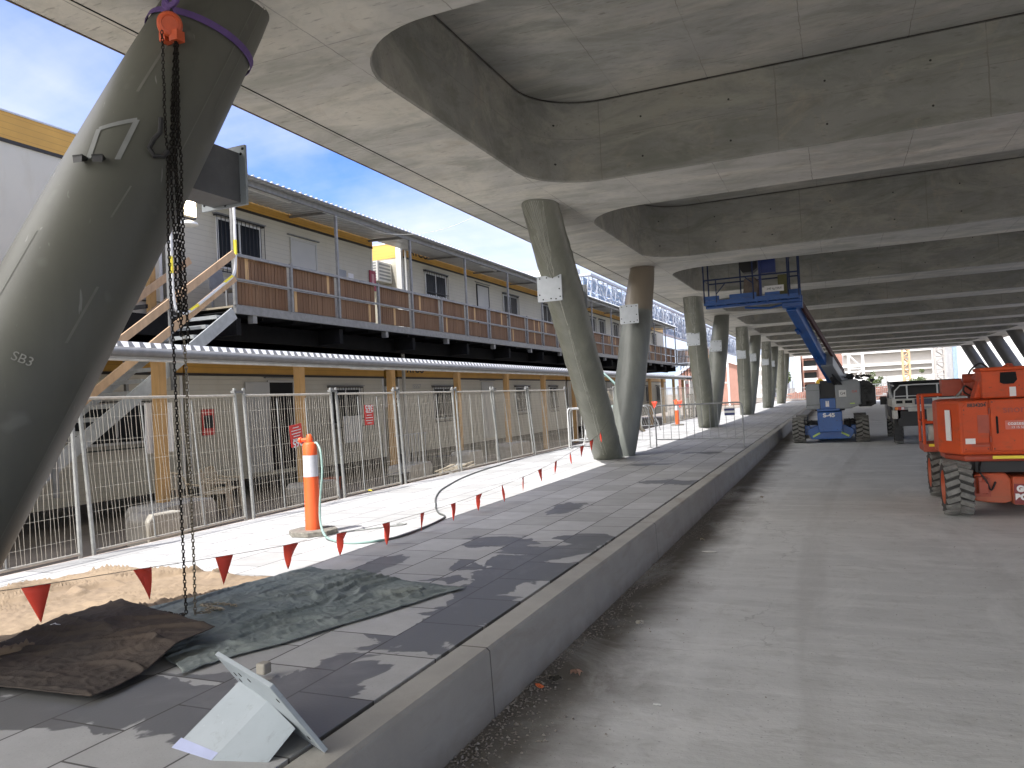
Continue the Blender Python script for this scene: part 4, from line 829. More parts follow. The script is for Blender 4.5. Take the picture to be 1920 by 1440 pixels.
# ================================================================== STAIR at the near end of the balcony
st=thing('steel_stair','grey steel stair rising to the near end of the balcony, with pine handrails','stair',(-11.5,8,-.4))
sl_=.70; zt=3.55; yt=11.95; L0=(zt+.42)/sl_
for x in(-11.0,-12.05): MB().bar((x,yt,zt-.12),(x,yt-L0,-.42),.04,.24).build('stringer',M['stair'],st)
for i in range(1,19):
    z=zt-i*.21; y=yt-(zt-z)/sl_; m=MB(); m.box(-12.02,-11.03,y-.14,y+.14,z-.02,z+.02); m.box(-12.02,-11.03,y-.14,y-.12,z-.05,z-.021); m.build('tread',M['stair'],st)
    m=MB(); m.add([(-11.025,y-.12,z-.05),(-11.025,y+.12,z-.05),(-11.025,y+.0,z-.16),(-11.05,y-.12,z-.05),(-11.05,y+.12,z-.05),(-11.05,y,z-.16)],[(0,1,2),(3,5,4),(0,3,4,1),(1,4,5,2),(2,5,3,0)]); m.build('tread_bracket',M['stair'],st)
for x in(-10.94,-12.1):
    for dz in(1.09,.60): MB().bar((x,yt,zt+dz-.02),(x,yt-4.6,zt+dz-4.6*sl_),.035,.14).build('handrail',M['plank'],st)
    for yy in(10.3,8.0): MB().box(x-.03,x+.03,yy-.03,yy+.03,max(-.4,zt-(yt-yy)*sl_-.5),zt-(yt-yy)*sl_+(1.35 if yy>10 else 1.1) if x<-11 else 5.45 if yy>10 else 2.1).build('rail_post',M['galv'],st)
MB().box(-12.3,-12.18,11.0,11.14,3.2,6.0).build('timber_post',M['timber'],st)
cd=thing('electrical_conduit','white conduit with yellow tape looping down from the balcony post along the stair rail','conduit',(-10.9,12,5))
m=MB(); m.path(smooth_pts([(-10.94,12.0,5.95),(-10.94,12.0,5.0),(-10.94,11.98,4.4),(-10.9,11.85,4.15),(-10.88,11.5,3.9),(-10.88,11.0,3.55),(-10.88,10.65,3.32),(-10.88,10.42,3.3),(-10.9,10.35,3.55),(-10.9,10.33,4.2),(-10.9,10.33,5.3)]),.028,8); m.build('tube',M['white'],cd,smooth=True)
m=MB()
for a,b in(((-10.94,12.0,4.9),(-10.94,12.0,4.6)),((-10.9,11.84,4.14),(-10.885,11.6,3.98)),((-10.9,10.33,4.3),(-10.9,10.33,4.0)),((-10.88,10.9,3.48),(-10.88,10.7,3.36))): m.tube(a,b,.031,8)
m.build('yellow_tape',M['yellowtape'],cd)
fl=thing('flood_lamp','lit flood lamp on a post beside the nearest column','lamp',(-10.85,10.75,5.2))
MB().box(-10.95,-10.86,10.62,10.92,5.08,5.42).build('housing',M['black'],fl); MB().obox((-10.845,10.77,5.26),(.012,.25,.27)).build('lens',emis('lit_lens',(1,.82,.55),14),fl)
m=MB(); m.lathe([(.02,.05),(.16,0),(.17,-.04),(.1,-.07)],(-10.85,10.72,4.98),n=20); m.build('bowl_shade',M['white'],fl,smooth=True)
# items seen on the near end of balcony
chair2=thing('patio_chair','dark plastic chair on the near end of the balcony by the stair head','chair',(-11.7,12.5,3.6))
MB().box(-11.92,-11.5,12.3,12.75,4.0,4.04).build('seat',M['gutter'],chair2)
MB().ext([(-11.95,12.3,4.04),(-11.95,12.75,4.04),(-12.02,12.72,4.5),(-12.02,12.33,4.5)],(.03,0,0)).build('backrest',M['gutter'],chair2)
for a,b in((-11.9,12.33),(-11.52,12.33),(-11.9,12.72),(-11.52,12.72)): MB().box(a-.02,a+.02,b-.02,b+.02,3.6,4.0).build('leg',M['gutter'],chair2)
wr=MB(); wr.path(smooth_pts([(-11.02,15.0,6.10),(-10.8,16.2,6.02),(-10.7,17.6,6.0),(-9.6,18.6,6.2),(-8.0,20,7.2),(-6.6,22,8.6)]),.005,5); tag(wr.build('overhead_cable',M['whitedirty'],smooth=True),'thin pale cable running from the balcony roof up towards the deck','cable')
# ================================================================== MACHINES
def wheel(parent,c,R,W,rimmat,out=-1,tilt=0,lugs=18):
    x,y,z=c; m=MB(); h=W/2
    m.lathe([(R*.62,-h*.9),(R*.8,-h),(R*.88,-h*.95),(R*.92,-h*.8),(R*.92,h*.8),(R*.88,h*.95),(R*.8,h),(R*.62,h*.9)],(x,y,z),'x',36,caps=False)
    lg=MB()
    for k in range(lugs):
        for s in(-1,1):
            a=2*PI*(k+(.5 if s>0 else 0))/lugs; 
            for q in range(3):
                aa=a+q*.055; cx=x+s*h*(.18+.3*q); r=R*.955
                lg.obox((cx,y+r*math.cos(aa),z+r*math.sin(aa)),(h*.36,R*.17,R*.09),Matrix.Rotation(aa,3,'X')@Matrix.Rotation(PI/2,3,'X')@Matrix.Rotation(s*.35,3,'Z'))
    o=m.build('wheel',M['tyre'],parent,smooth=True,angle=30)
    lg.build('tread',M['treaddust'],o)
    r=MB(); r.lathe([(0,out*h*.35),(R*.3,out*h*.35),(R*.34,out*h*.5),(R*.55,out*h*.45),(R*.62,out*h*.95),(R*.60,-out*h*.9)],(x,y,z),'x',28,caps=False)
    for k in range(8): a=k*PI/4; r.lathe([(.018,out*h*.38-.02),(.018,out*h*.38+.03)],(x,y+R*.22*math.cos(a),z+R*.22*math.sin(a)),'x',6)
    r.build('rim',rimmat,o,smooth=True)
    return o
# ---- blue boom lift
bl=thing('boom_lift','blue telescopic boom lift with its basket raised into a deck recess','boom lift',(-.35,27.4,-.4))
for x,out in((-1.24,-1),(.62,1)):
    for y in(26.45,28.9): wheel(bl,(x,y,.01),.41,.38,M['greyc'],out)
m=MB(); m.ext([(-.98,26.2,-.1),(-.86,26.2,-.28),(.26,26.2,-.28),(.38,26.2,-.1),(.38,26.2,.02),(.1,26.2,.16),(-.7,26.2,.16),(-.98,26.2,.02)],(0,2.9,0)); m.box(-1.1,-.9,26.35,26.6,-.15,.15); m.box(.3,.5,26.35,26.6,-.15,.15); m.build('chassis',M['blue'],bl,bevel=.015)
m=MB(); m.ext([(-.66,26.0,-.05),(-.66,26.0,.58),(.06,26.0,.58),(.06,26.0,-.05)],(0,1.6,0)); fr=m.build('front_tower',M['blue'],bl,bevel=.02)
text('lettering','S-45',.17,(-.32,25.985,.47),RF,M['signw'],fr,.002,sx=1.15,bold=.008)
m=MB(); 
for cx,a in((-.72,.5),(.12,-.5)): m.obox((cx,26.19,-.14),(.24,.006,.055),Euler((0,-a,0)).to_matrix())
m.build('reflective_tape',M['lime'],bl)
m=MB(); m.box(-1.0,-.66,26.5,26.7,.16,.3); m.path([(-.98,26.5,.2),(-.85,26.4,.3),(-.7,26.4,.22)],.03,6); m.path([(.5,26.5,.2),(.35,26.4,.32),(.1,26.4,.22)],.03,6); m.box(.1,.5,26.7,28.6,-.05,.25); m.build('steering_gear',M['mdark'],bl)
MB().lathe([(.45,.58),(.45,.66)],(-.3,27.2,0),n=28).build('slew_ring',M['mdark'],bl)
m=MB(); m.box(-.56,-.10,26.05,27.9,.64,1.0); m.box(-.66,0,26.0,26.3,.60,.68); tb=m.build('turntable',M['blue'],bl,bevel=.015)
m=MB().ext([(-.40,26.044,.74),(-.30,26.044,.74),(-.30,26.044,.92),(-.34,26.044,.92),(-.35,26.044,.82),(-.36,26.044,.92),(-.40,26.044,.92)],(0,.004,0)).build('decal',M['signw'],tb)
m=MB(); m.box(-.54,-.12,26.3,28.2,1.0,1.56); m.build('inner_bay',M['black'],bl)
def hull(x0,x1,y0,y1,z0,z1,r,side):
    P=[]; n=6
    if side<0: P=[(x1,z0),(x1,z1)]+[(x0+r-r*math.sin(i*PI/2/n),z1-r+r*math.cos(i*PI/2/n)) for i in range(n+1)]+[(x0,z0)]
    else: P=[(x0,z0),(x0,z1-.12)]+[(x0+.3,z1)]+[(x1-r+r*math.sin(i*PI/2/n),z1-r+r*math.cos(i*PI/2/n)) for i in range(n+1)]+[(x1,z0+.12),(x1-.3,z0)]
    return MB().ext([(a,y0,b) for a,b in P],(0,y1-y0,0))
cv=hull(-.97,-.55,26.15,28.3,.66,1.48,.14,-1).build('left_cover',M['mgrey'],bl,bevel=.03)
m=MB(); m.box(-.95,-.57,26.14,26.148,1.26,1.268); m.box(-.95,-.57,26.14,26.148,.80,.812); m.build('cover_seam',M['mdark'],cv)
cv=hull(-.11,.62,26.0,28.4,.66,1.56,.16,1).build('right_cover',M['mgrey'],bl,bevel=.03)
m=MB(); m.box(-.0,.21,25.985,25.995,1.03,1.24); m.build('label_plate',M['signw'],cv); text('label_text','G4',.12,(.105,25.98,1.135),RF,M['mdark'],cv,.002)
text('logo_text','G4',.10,(.44,25.985,1.18),RF,M['red'],cv,.002,sx=1.2)
MB().box(.3,.44,25.985,25.996,.80,.83).build('decal',M['lime'],cv)
m=MB(); m.ext([(.55,26.1,.7),(.55,26.1,1.5),(.85,26.1,1.5),(1.04,26.1,1.3),(1.04,26.1,.78),(.9,26.1,.7)],(0,2.0,0)); cw=m.build('engine_bay',M['black'],bl,bevel=.03)
m=MB(); rr=random.Random(2)
for i in range(46):
    x=rr.uniform(.45,1.0); z=rr.uniform(.75,1.55); m.obox((x,26.06,z),(rr.uniform(.03,.15),.05,rr.uniform(.02,.09)),(0,rr.uniform(-.4,.4),0))
for i in range(8): m.path([(rr.uniform(.3,1),26.05,rr.uniform(1,1.5)) for _ in range(3)],.012,5)
m.build('engine_parts',M['mdark'],cw)
m=MB(); 
for i in range(12): m.obox((rr.uniform(.25,.9),26.4,1.55+rr.uniform(0,.12)),(rr.uniform(.05,.2),.2,rr.uniform(.03,.08)),(0,rr.uniform(-.5,.5),0))
m.build('top_clutter',M['mdark'],bl)
P=V((.22,27.5,1.25)); Q=V((-.98,20.95,3.52)); d=(Q-P).normalized()
MB().bar(P+d*.2,P+d*2.9,.34,.44).build('boom_base',M['mgrey'],bl,bevel=.02)
MB().bar(P+d*.25-V((.22,0,.0)),Q-V((.02,0,0)),.25,.34).build('boom',M['blue'],bl,bevel=.02)
m=MB(); m.bar(P+V((.05,.1,-.1)),P+d*.5,.46,.6); m.box(-.05,.45,26.9,27.7,1.2,1.75); m.build('boom_pivot',M['mdark'],bl,bevel=.02)
m=MB()
for i in range(52): c=P+d*(1.2+i*.105)+V((.14,-.03,.17)); m.bar(c,c+d*.075,.07,.16)
m.build('cable_carrier',simple('dull_red_brown',(.09,.035,.03),.6),bl)
m=MB(); 
for f in(3.4,5.6): c=P+d*f+V((-.17,0,-.21)); m.bar(c,c+d*.3,.08,.05)
m.build('wear_pad_housing',M['blue'],bl)
m=MB(); m.tube(P+d*.1+V((-.1,-.2,-.3)),P+d*2.0+V((-.05,0,-.28)),.06,10); m.build('lift_cylinder',M['black'],bl)
m=MB(); m.box(-1.2,-.72,20.55,21.1,3.42,3.72); m.path([(-1.2,20.6,3.5),(-1.5,20.5,3.44),(-2.1,20.5,3.5)],.03,6); m.build('basket_mount',M['blue'],bl,bevel=.01)
bs=MB(); bx0,bx1,by0,by1,bz=-3.04,-.74,19.95,20.75,3.64
bs.box(bx0,bx1,by0,by0+.05,bz-.06,bz+.06); bs.box(bx0,bx1,by1-.05,by1,bz-.06,bz+.06)
for i in range(10): x=bx0+.0+ (bx1-bx0-.05)*i/9; bs.box(x,x+.05,by0+.05,by1-.05,bz-.05,bz+.03)
bs.box(bx0,bx1,by0+.3,by0+.5,bz-.11,bz-.052); ba=bs.build('basket',M['blue'],bl,bevel=.004)
for a,b in((bx0,-2.65),(-2.4,-1.75),(-1.55,-1.2)): MB().box(a,b,by0-.006,by0,bz+.062,bz+.17).build('toe_board',M['blue'],ba)
MB().box(-1.2,bx1,by1-.02,by1,bz+.06,bz+.25).build('toe_board',M['blue'],ba)
m=MB()
for x in(bx0+.02,-1.82,-1.0,bx1-.02): m.tube((x,by0,bz),(x,by0,4.78),.02,6); 
for x in(bx0+.02,-2.2,-1.0,bx1-.02): m.tube((x,by1,bz),(x,by1,4.78),.02,6)
for z in(4.22,4.76):
    m.path([(bx0+.02,by0,z),(bx1-.02,by0,z),(bx1-.02,by1,z),(bx0+.02,by1,z)],.02,6,closed=True)
m.tube((-2.72,by0,4.2),(-2.72,by0,bz),.014,5); m.tube((-2.5,by0,4.1),(-2.72,by0,3.85),.014,5); m.tube((-2.0,by0,4.2),(-1.8,by0,4.02),.014,5)
m.build('guard_rail',simple('dark_blue_rail',(.012,.03,.10),.5),ba)
m=MB(); m.box(-1.55,-1.1,by0-.02,by0-.008,3.78,3.93); m.build('label_plate',M['signw'],ba); text('label_text','240 kg MAX',.07,(-1.32,by0-.024,3.855),RF,M['mdark'],ba,.001)
m=MB(); m.box(-1.68,-1.28,by0+.1,by0+.3,4.28,4.78); m.box(-1.68,-1.62,by0+.05,by0+.12,3.7,4.78); m.build('control_panel',simple('navy_panel',(.02,.04,.18),.5),ba)
o=MB().ext([(-2.16,20.2,4.78),(-1.72,20.2,4.78),(-1.72,20.2,4.45),(-1.84,20.2,4.36),(-2.08,20.2,4.36),(-2.16,20.2,4.5)],(0,.35,0)).build('equipment_case',M['black'],bevel=.02); tag(o,'black equipment case standing in the raised basket','case')
m=MB(); m.ext([(-2.1,20.15,3.68),(-1.7,20.15,3.68),(-1.68,20.15,4.1),(-1.8,20.15,4.22),(-2.05,20.15,4.2)],(0,.4,0)); tag(m.build('wrapped_bundle',simple('brown_wrap',(.2,.15,.11),.4,0,.5,6),bevel=.03),'brown plastic-wrapped bundle on the floor of the raised basket','bundle')
m=MB(); m.box(-1.25,-1.02,20.2,20.4,3.7,4.22); tag(m.build('gear_bag',simple('olive_drab',(.16,.155,.06),.7),bevel=.03),'yellow-green bag standing at the right end of the raised basket','bag')
m=MB(); rr=random.Random(8)
for k in range(5): m.path(smooth_pts([P+V((-.2+.06*k,-.2,-.2)),P+V((-.3+.05*k,-.7,-.05+.05*k)),P+d*1.2+V((-.1+.05*k,-.3,-.25)),P+d*2.2+V((.0,-.1,-.22))]),.016,5)
for k in range(4): m.path(smooth_pts([(-.95+.4*k,26.3,.15),(-.8+.35*k,26.1,.24+.04*k),(-.6+.3*k,26.15,.12)]),.014,5)
m.build('hydraulic_hose',M['black'],bl)
m=MB()
for x in(-.62,-.5,-.1,.02):
    for z in(.02,.3): m.lathe([(.014,-.004),(.01,.004)],(x,25.996,z),'y',6)
m.build('bolt',M['mdark'],fr)
# ---- orange boom lift
ol=thing('boom_lift','orange boom lift parked at the right edge with chunky tyres and a small basket','boom lift',(2.3,12,-.4))
wheel(ol,(1.375,11.75,-.035),.365,.33,M['morange'],-1,lugs=20); wheel(ol,(1.40,13.65,-.035),.365,.33,M['morange'],-1,lugs=20); wheel(ol,(3.2,11.75,-.035),.365,.33,M['morange'],1,lugs=20); wheel(ol,(3.2,13.65,-.035),.365,.33,M['morange'],1,lugs=20)
pl=[(1.33,13.0),(1.20,12.3),(1.20,11.78),(1.405,11.34),(3.4,11.34),(3.4,13.0)]
m=MB(); m.ext([(x,y,.42) for x,y in pl],(0,0,.70)); bo=m.build('body',M['morange'],ol,bevel=.035)
pl2=[(1.36,12.9),(1.26,12.25),(1.27,11.86),(1.45,11.42),(3.3,11.42),(3.3,12.9)]
MB().ext([(x,y,.33) for x,y in pl2],(0,0,.09)).build('skirt',M['morangedk'],ol,bevel=.03)
m=MB(); m.ext([(1.43,11.318,.47),(1.43,11.318,1.03),(1.50,11.318,1.11),(1.725,11.318,1.11),(1.725,11.318,.47)],(0,.02,0)); d1=m.build('access_door',M['morange'],ol,bevel=.012)
m=MB(); m.ext([(1.745,11.312,.47),(1.745,11.312,1.12),(2.9,11.312,1.12),(2.9,11.312,.47)],(0,.024,0)); d2=m.build('access_door',M['morange'],ol,bevel=.012)
MB().box(1.60,1.724,11.308,11.317,.70,.93).build('recess_panel',M['morangedk'],d1); m=MB(); m.ext([(1.52,11.3,.53),(1.72,11.3,.53),(1.72,11.316,.56),(1.54,11.316,.56)],(0,0,.02)); m.build('grab_ledge',M['morangedk'],d1)
text('fleet_number','8834204',.062,(1.60,11.314,1.055),RF,M['black'],d1,.001,sx=.95,bold=.002)
MB().box(1.455,1.565,11.308,11.316,.565,.635).build('paper_label',M['signw'],d1)
MB().ext([(1.80,11.306,.70),(1.80,11.306,.90),(1.812,11.306,.915),(1.826,11.306,.90),(1.826,11.306,.70),(1.812,11.306,.685)],(0,.005,0)).build('handle_slot',M['hole'],d2)
MB().box(1.90,2.5,11.304,11.311,.74,.85).build('hire_panel',simple('faded_red',(.62,.14,.09),.4),d2)
text('hire_lettering','coateshire',.066,(1.925,11.30,.815),RF,M['signw'],d2,.001,'LEFT',bold=.0008); text('hire_lettering','13 15 52',.04,(1.96,11.30,.765),RF,M['signw'],d2,.001,'LEFT')
text('ghost_lettering','snorkel',.13,(1.88,11.306,.99),RF,simple('faded_red',(.36,.05,.025),.35),d2,.0008,'LEFT')
MB().box(1.745,2.9,11.327,11.333,.372,.408).build('yellow_stripe',M['yellowtape'],ol)
m=MB(); c=V((1.30,11.53,.80)); dv=V((.205,-.44,0)).normalized(); nn=V((-.905,-.425,0)); m.ext([c-dv*.05-V((0,0,.2)),c+dv*.05-V((0,0,.2)),c+dv*.05+V((0,0,.2)),c-dv*.05+V((0,0,.2))],nn*.012); m.build('paper_label',M['signw'],ol)
m=MB(); m.box(1.70,2.9,11.5,12.0,1.13,1.50); m.ext([(1.62,11.7,1.13),(1.75,11.7,1.50),(1.75,11.7,1.13)],(0,.3,0)); m.box(1.68,2.9,11.45,12.05,1.48,1.53); to=m.build('boom_tower',M['morange'],ol,bevel=.02)
MB().ext([(1.90,11.49,1.33),(1.91,11.49,1.46),(2.08,11.49,1.46),(2.09,11.49,1.36),(2.05,11.49,1.31),(1.94,11.49,1.31)],(0,.009,0)).build('cut_out',M['hole'],to)
MB().box(2.0,2.07,11.488,11.498,1.15,1.27).build('paper_label',M['signw'],to)
m=MB(); m.bar((1.45,13.2,1.27),(2.5,12.9,1.30),.22,.2); m.bar((1.75,12.6,1.2),(2.2,12.3,1.52),.14,.16); m.build('boom',M['morange'],ol,bevel=.015)
m=MB(); m.box(1.40,1.66,12.9,13.2,1.16,1.40); m.bar((1.64,12.5,1.16),(1.70,12.5,1.44),.16,.1); m.box(1.70,1.82,12.4,12.6,1.14,1.42); m.bar((1.72,12.3,1.44),(2.02,12.2,1.2),.06,.09); m.bar((1.88,12.3,1.45),(1.72,12.3,1.2),.05,.07); m.lathe([(.07,-.12),(.07,.12)],(1.73,12.45,1.4),'x',14); m.build('linkage',M['morangedk'],ol,bevel=.008)
m=MB(); m.tube((1.55,12.6,1.16),(1.62,12.5,1.25),.02,6); m.build('hose_stub',M['greyc'],ol)
kb=MB(); kb.box(1.12,1.95,12.95,13.65,.34,.46); k_=kb.build('basket',M['morangedk'],ol,bevel=.01)
m=MB()
for x,y in((1.14,12.97),(1.14,13.63),(1.9,13.63)): m.tube((x,y,.45),(x,y,1.19),.021,8)
for z in(.78,1.18): m.path([(1.9,12.97,z),(1.14,12.97,z),(1.14,13.63,z),(1.9,13.63,z)],.02,8)
m.build('guard_rail',M['morange'],k_)
MB().box(1.19,1.95,12.94,12.948,.42,.46).build('yellow_stripe',M['yellowtape'],k_)
m=MB(); 
for z0_,z1_ in((.50,.73),(.76,.98)): m.lathe([(.085,z0_),(.09,z0_+.01),(.09,z1_-.01),(.085,z1_)],(1.30,13.2,0),n=20)
m.build('canister',simple('canister_grey',(.42,.42,.38),.5),k_,smooth=True)
m=MB(); m.ext([(1.56,11.62,-.2),(1.56,11.62,.14),(1.66,11.62,.16),(1.92,11.62,.16),(1.98,11.62,.08),(1.98,11.62,-.2),(1.90,11.62,-.23),(1.70,11.62,-.22)],(0,2.0,0)); m.box(1.98,3.1,11.55,13.8,-.24,.12); ch=m.build('chassis',M['morange'],ol,bevel=.02)
m=MB(); m.box(1.54,1.74,11.58,11.75,-.14,.10); m.box(1.60,1.70,11.5,11.6,-.08,.06); m.lathe([(.07,-.1),(.07,.12)],(1.64,11.6,0),n=12); m.build('steering_knuckle',M['morangedk'],ch)
MB().box(1.60,3.0,11.7,13.0,.165,.33).build('slew_base',M['black'],ol)
MB().box(1.99,2.9,11.54,11.548,-.225,.03).build('name_panel',simple('maroon_panel',(.22,.02,.02),.4),ch)
text('lettering','GO',.10,(2.02,11.535,-.035),RF,M['signw'],ch,.001,'LEFT',bold=.008); text('lettering','BOOM',.10,(2.00,11.535,-.14),RF,M['signw'],ch,.001,'LEFT',bold=.008)
m=MB()
for x in(1.77,2.2,2.6):
    for z in(.50,1.09): m.lathe([(.009,-.004),(.006,.004)],(x,11.309,z),'y',6)
for x,z in((1.455,.5),(1.70,.5),(1.455,1.0),(1.70,1.09)): m.lathe([(.008,-.004),(.005,.004)],(x,11.314,z),'y',6)
m.build('bolt',M['mdark'],bo)
m=MB()
for z in(.62,.98): m.box(1.728,1.742,11.30,11.335,z-.035,z+.035)
m.build('hinge',M['morangedk'],bo)
m=MB(); m.path(smooth_pts([(1.66,11.7,.30),(1.62,11.55,.2),(1.68,11.5,.08),(1.74,11.56,-.05),(1.8,11.6,.05)]),.012,6); m.path(smooth_pts([(1.75,12.4,1.2),(1.62,12.3,1.3),(1.6,12.3,1.22),(1.68,12.2,1.15)]),.013,6); m.path(smooth_pts([(1.9,12.2,1.52),(1.8,12.2,1.6),(1.7,12.4,1.5),(1.66,12.5,1.3)]),.013,6); m.build('hydraulic_hose',M['black'],ol)
# ---- utility truck
tr=thing('utility_truck','white flat-tray utility truck seen from behind, parked beyond the orange lift','truck',(2.3,25,-.4))
m=MB(); m.box(1.36,3.2,24,26.3,.70,.76); m.box(1.36,3.2,24,24.05,.76,.93); m.box(1.36,1.41,24.05,26.3,.76,.93); m.box(3.15,3.2,24.05,26.3,.76,.93); m.build('tray',M['whitedirty'],tr,bevel=.006)
m=MB(); m.box(1.46,1.62,23.985,23.998,.80,.88); m.box(1.68,1.86,23.985,23.998,.80,.88); m.build('slot',M['hole'],tr)
MB().box(1.92,2.35,23.95,23.99,.76,.92).build('tail_sign',simple('navy_sign',(.05,.06,.10),.5),tr)
m=MB()
P_=[(1.42,24.1,.93),(1.44,24.1,1.15),(1.58,24.1,1.30),(1.9,24.1,1.31),(3.0,24.1,1.31)]; m.path(P_,.02,6)
for x in(1.75,2.5,3.0): m.tube((x,24.1,.93),(x,24.1,1.31),.022,6)
m.tube((1.42,24.1,1.0),(3.1,24.1,1.0),.014,5); m.path([(1.38,24.1,.93),(1.38,25.9,1.42),(1.42,25.95,.93)],.025,6); m.tube((1.42,24.1,1.30),(1.42,26,1.32),.02,6); m.tube((3.1,24.1,1.30),(3.1,26,1.32),.02,6); m.build('load_rack',M['white'],tr)
m=MB(); m.ext([(1.45,26.4,.3),(1.42,26.4,.9),(1.55,26.4,1.38),(3.0,26.4,1.38),(3.15,26.4,.9),(3.12,26.4,.3)],(0,1.6,0)); m.box(1.40,3.12,24.2,26.3,1.36,1.42); cb=m.build('cab',M['black'],tr,bevel=.03)
m=MB(); m.ext([(1.42,27.9,.2),(1.42,27.9,.72),(3.1,27.9,.72),(3.1,27.9,.2)],(0,1.3,0)); m.build('bonnet',M['whitedirty'],tr,bevel=.04)
m=MB(); m.box(1.18,1.36,26.7,26.75,.72,.98); m.box(1.3,1.45,26.7,26.74,.84,.88); m.build('side_mirror',M['black'],tr)
MB().box(1.37,3.2,24.02,24.08,.62,.70).build('bumper_bar',M['galvdull'],tr)
for x0 in(1.42,2.9):
    g_=MB().box(x0,x0+.24,23.97,24.0,.62,.71).build('tail_light',M['lampr'],tr); MB().box(x0,x0+.08,23.962,23.969,.63,.70).build('indicator',M['lampo'],g_); MB().box(x0+.16,x0+.23,23.962,23.969,.63,.70).build('reversing_lamp',M['signw'],g_)
p_=MB().box(1.75,2.12,23.97,23.99,.57,.68).build('number_plate',M['whitedirty'],tr)
m=MB(); m.box(1.38,1.58,24.3,24.8,.36,.60); m.box(2.95,3.15,24.3,24.8,.36,.60); m.build('tool_box',M['whitedirty'],tr,bevel=.01)
m=MB(); m.box(1.42,1.62,24.6,24.62,-.28,.34); m.box(2.9,3.1,24.6,24.62,-.28,.34); 
for k in range(4): m.box(1.41,1.63,24.585,24.6,-.24+.13*k,-.2+.13*k)
m.build('mud_flap',M['mdark'],tr)
for x,y in((1.55,25.2),(2.95,25.2),(1.55,28.5),(2.95,28.5)): wheel(tr,(x,y,-.06),.34,.24,M['mdark'],-1 if x<2 else 1,lugs=16)
m=MB(); m.box(1.5,3.0,24.3,28.8,.15,.6); m.build('underbody',M['black'],tr)
# ================================================================== FAR BACKGROUND
def lattice(name,label,cat,x0,x1,y0,y1,z0,z1,mat,step,r,grp=None):
    m=MB()
    for x in(x0,x1):
        for y in(y0,y1): m.box(x-r,x+r,y-r,y+r,z0,z1)
    z=z0; k=0
    while z<z1-step*.5:
        for y in(y0,y1):
            m.tube((x0,y,z),(x1,y,z),r*.55,4); m.tube((x0 if k%2 else x1,y,z),(x1 if k%2 else x0,y,z+step),r*.6,4)
        for x in(x0,x1): m.tube((x,y0 if k%2 else y1,z),(x,y1 if k%2 else y0,z+step),r*.6,4)
        z+=step;k+=1
    return tag(m.build(name,mat),label,cat,grp)
lattice('crane_mast','white lattice crane mast rising in front of the far grey grandstand','crane',1.4,3.1,110,111.7,-.4,24,M['farwhite'],1.9,.14)
lattice('crane_mast','slim ochre lattice mast in front of the far grandstand','crane',7.75,8.5,110,110.8,-.4,24,M['faryellow'],.7,.11)
lattice('crane_mast','pale grey lattice mast beside the far white hall','crane',11.3,12.3,109,110,-.4,22,M['fargrey'],.8,.1)
gs=thing('grandstand','huge far grey grandstand wall with white horizontal bands','grandstand',(20,140,-.4))
m=MB(); m.box(1.0,60,140,160,2.0,22); m.build('wall',M['fargrey'],gs)
m=MB(); 
for z,h in((2.0,.45),(3.35,.22),(4.2,.35),(6.3,.3),(9.5,.3),(13,.3)): m.box(.8,60,139.2,139.9,z,z+h)
m.build('white_band',M['farwhite'],gs)
m=MB(); 
for i in range(12): m.box(2+5*i,2.5+5*i,139.6,139.95,-.4,2)
m.build('pier',M['farwhite'],gs)
m=MB().box(-3,60,118,118.6,-.4,2.3); tag(m.build('site_hoarding',M['farwhite']),'long low white hoarding in front of the grandstand','hoarding')
wh=thing('white_hall','glaring white hall with a single blue vertical stripe, beyond the far right columns','building',(20,112,-.4))
MB().box(12.5,40,112,125,-.4,16).build('wall',M['white'],wh); MB().box(13.55,14.05,111.9,111.99,-.4,16).build('blue_stripe',simple('pale_blue',(.3,.4,.52),.6),wh)
ab=thing('apartment_block','far brick apartment block with white balconies','building',(-4,200,-.4))
MB().box(-8.0,1.2,200,212,-.4,26).build('wall',M['brick'],ab)
for i in range(7):
    z=.6+2.9*i
    for x in(-6.3,): 
        o=MB().box(x-1.2,x+1.6,199.6,199.95,z,z+1.3).build('window',M['glass'],ab); MB().box(x-1.3,x+1.8,199.0,199.7,z-1.0,z-.1).build('balcony_front',M['farwhite'],o)
m=MB(); m.box(-9.6,-8.15,199,204,-.4,9.0); 
tag(m.build('stair_shaft',M['farwhite']),'narrow white shaft building beside the far brick apartments','building')
lattice('scaffold_tower','white scaffold tower left of the far brick apartments','scaffold',-9.8,-8.3,190,191,-.4,9.5,M['farwhite'],1.4,.06)
bg=thing('brick_building','red brick building with a gable, seen between the second and third pairs of columns','building',(-14,100,-.4))
m=MB(); m.ext([(-19,100,-.4),(-19,100,3.6),(-15.4,100,6.0),(-11.3,100,4.4),(-11.3,100,-.4)],(0,12,0)); m.build('wall',M['brick'],bg)
m=MB(); m.bar((-19.4,99.8,3.6),(-15.4,99.8,6.2),.3,.3); m.bar((-15.4,99.8,6.2),(-11.0,99.8,4.5),.3,.3); m.build('roof_edge',M['farwhite'],bg)
m=MB(); m.tube((-12.2,96,-.4),(-12.2,96,8),.12,8); m.path([(-12.2,96,8),(-12.8,96,5.2),(-12.2,96,4.2)],.08,6); m.box(-14.5,-12.3,95.9,96.1,2.3,2.45); tag(m.build('flood_mast',M['farwhite']),'thin white mast with a bent arm in front of the red brick building','mast')
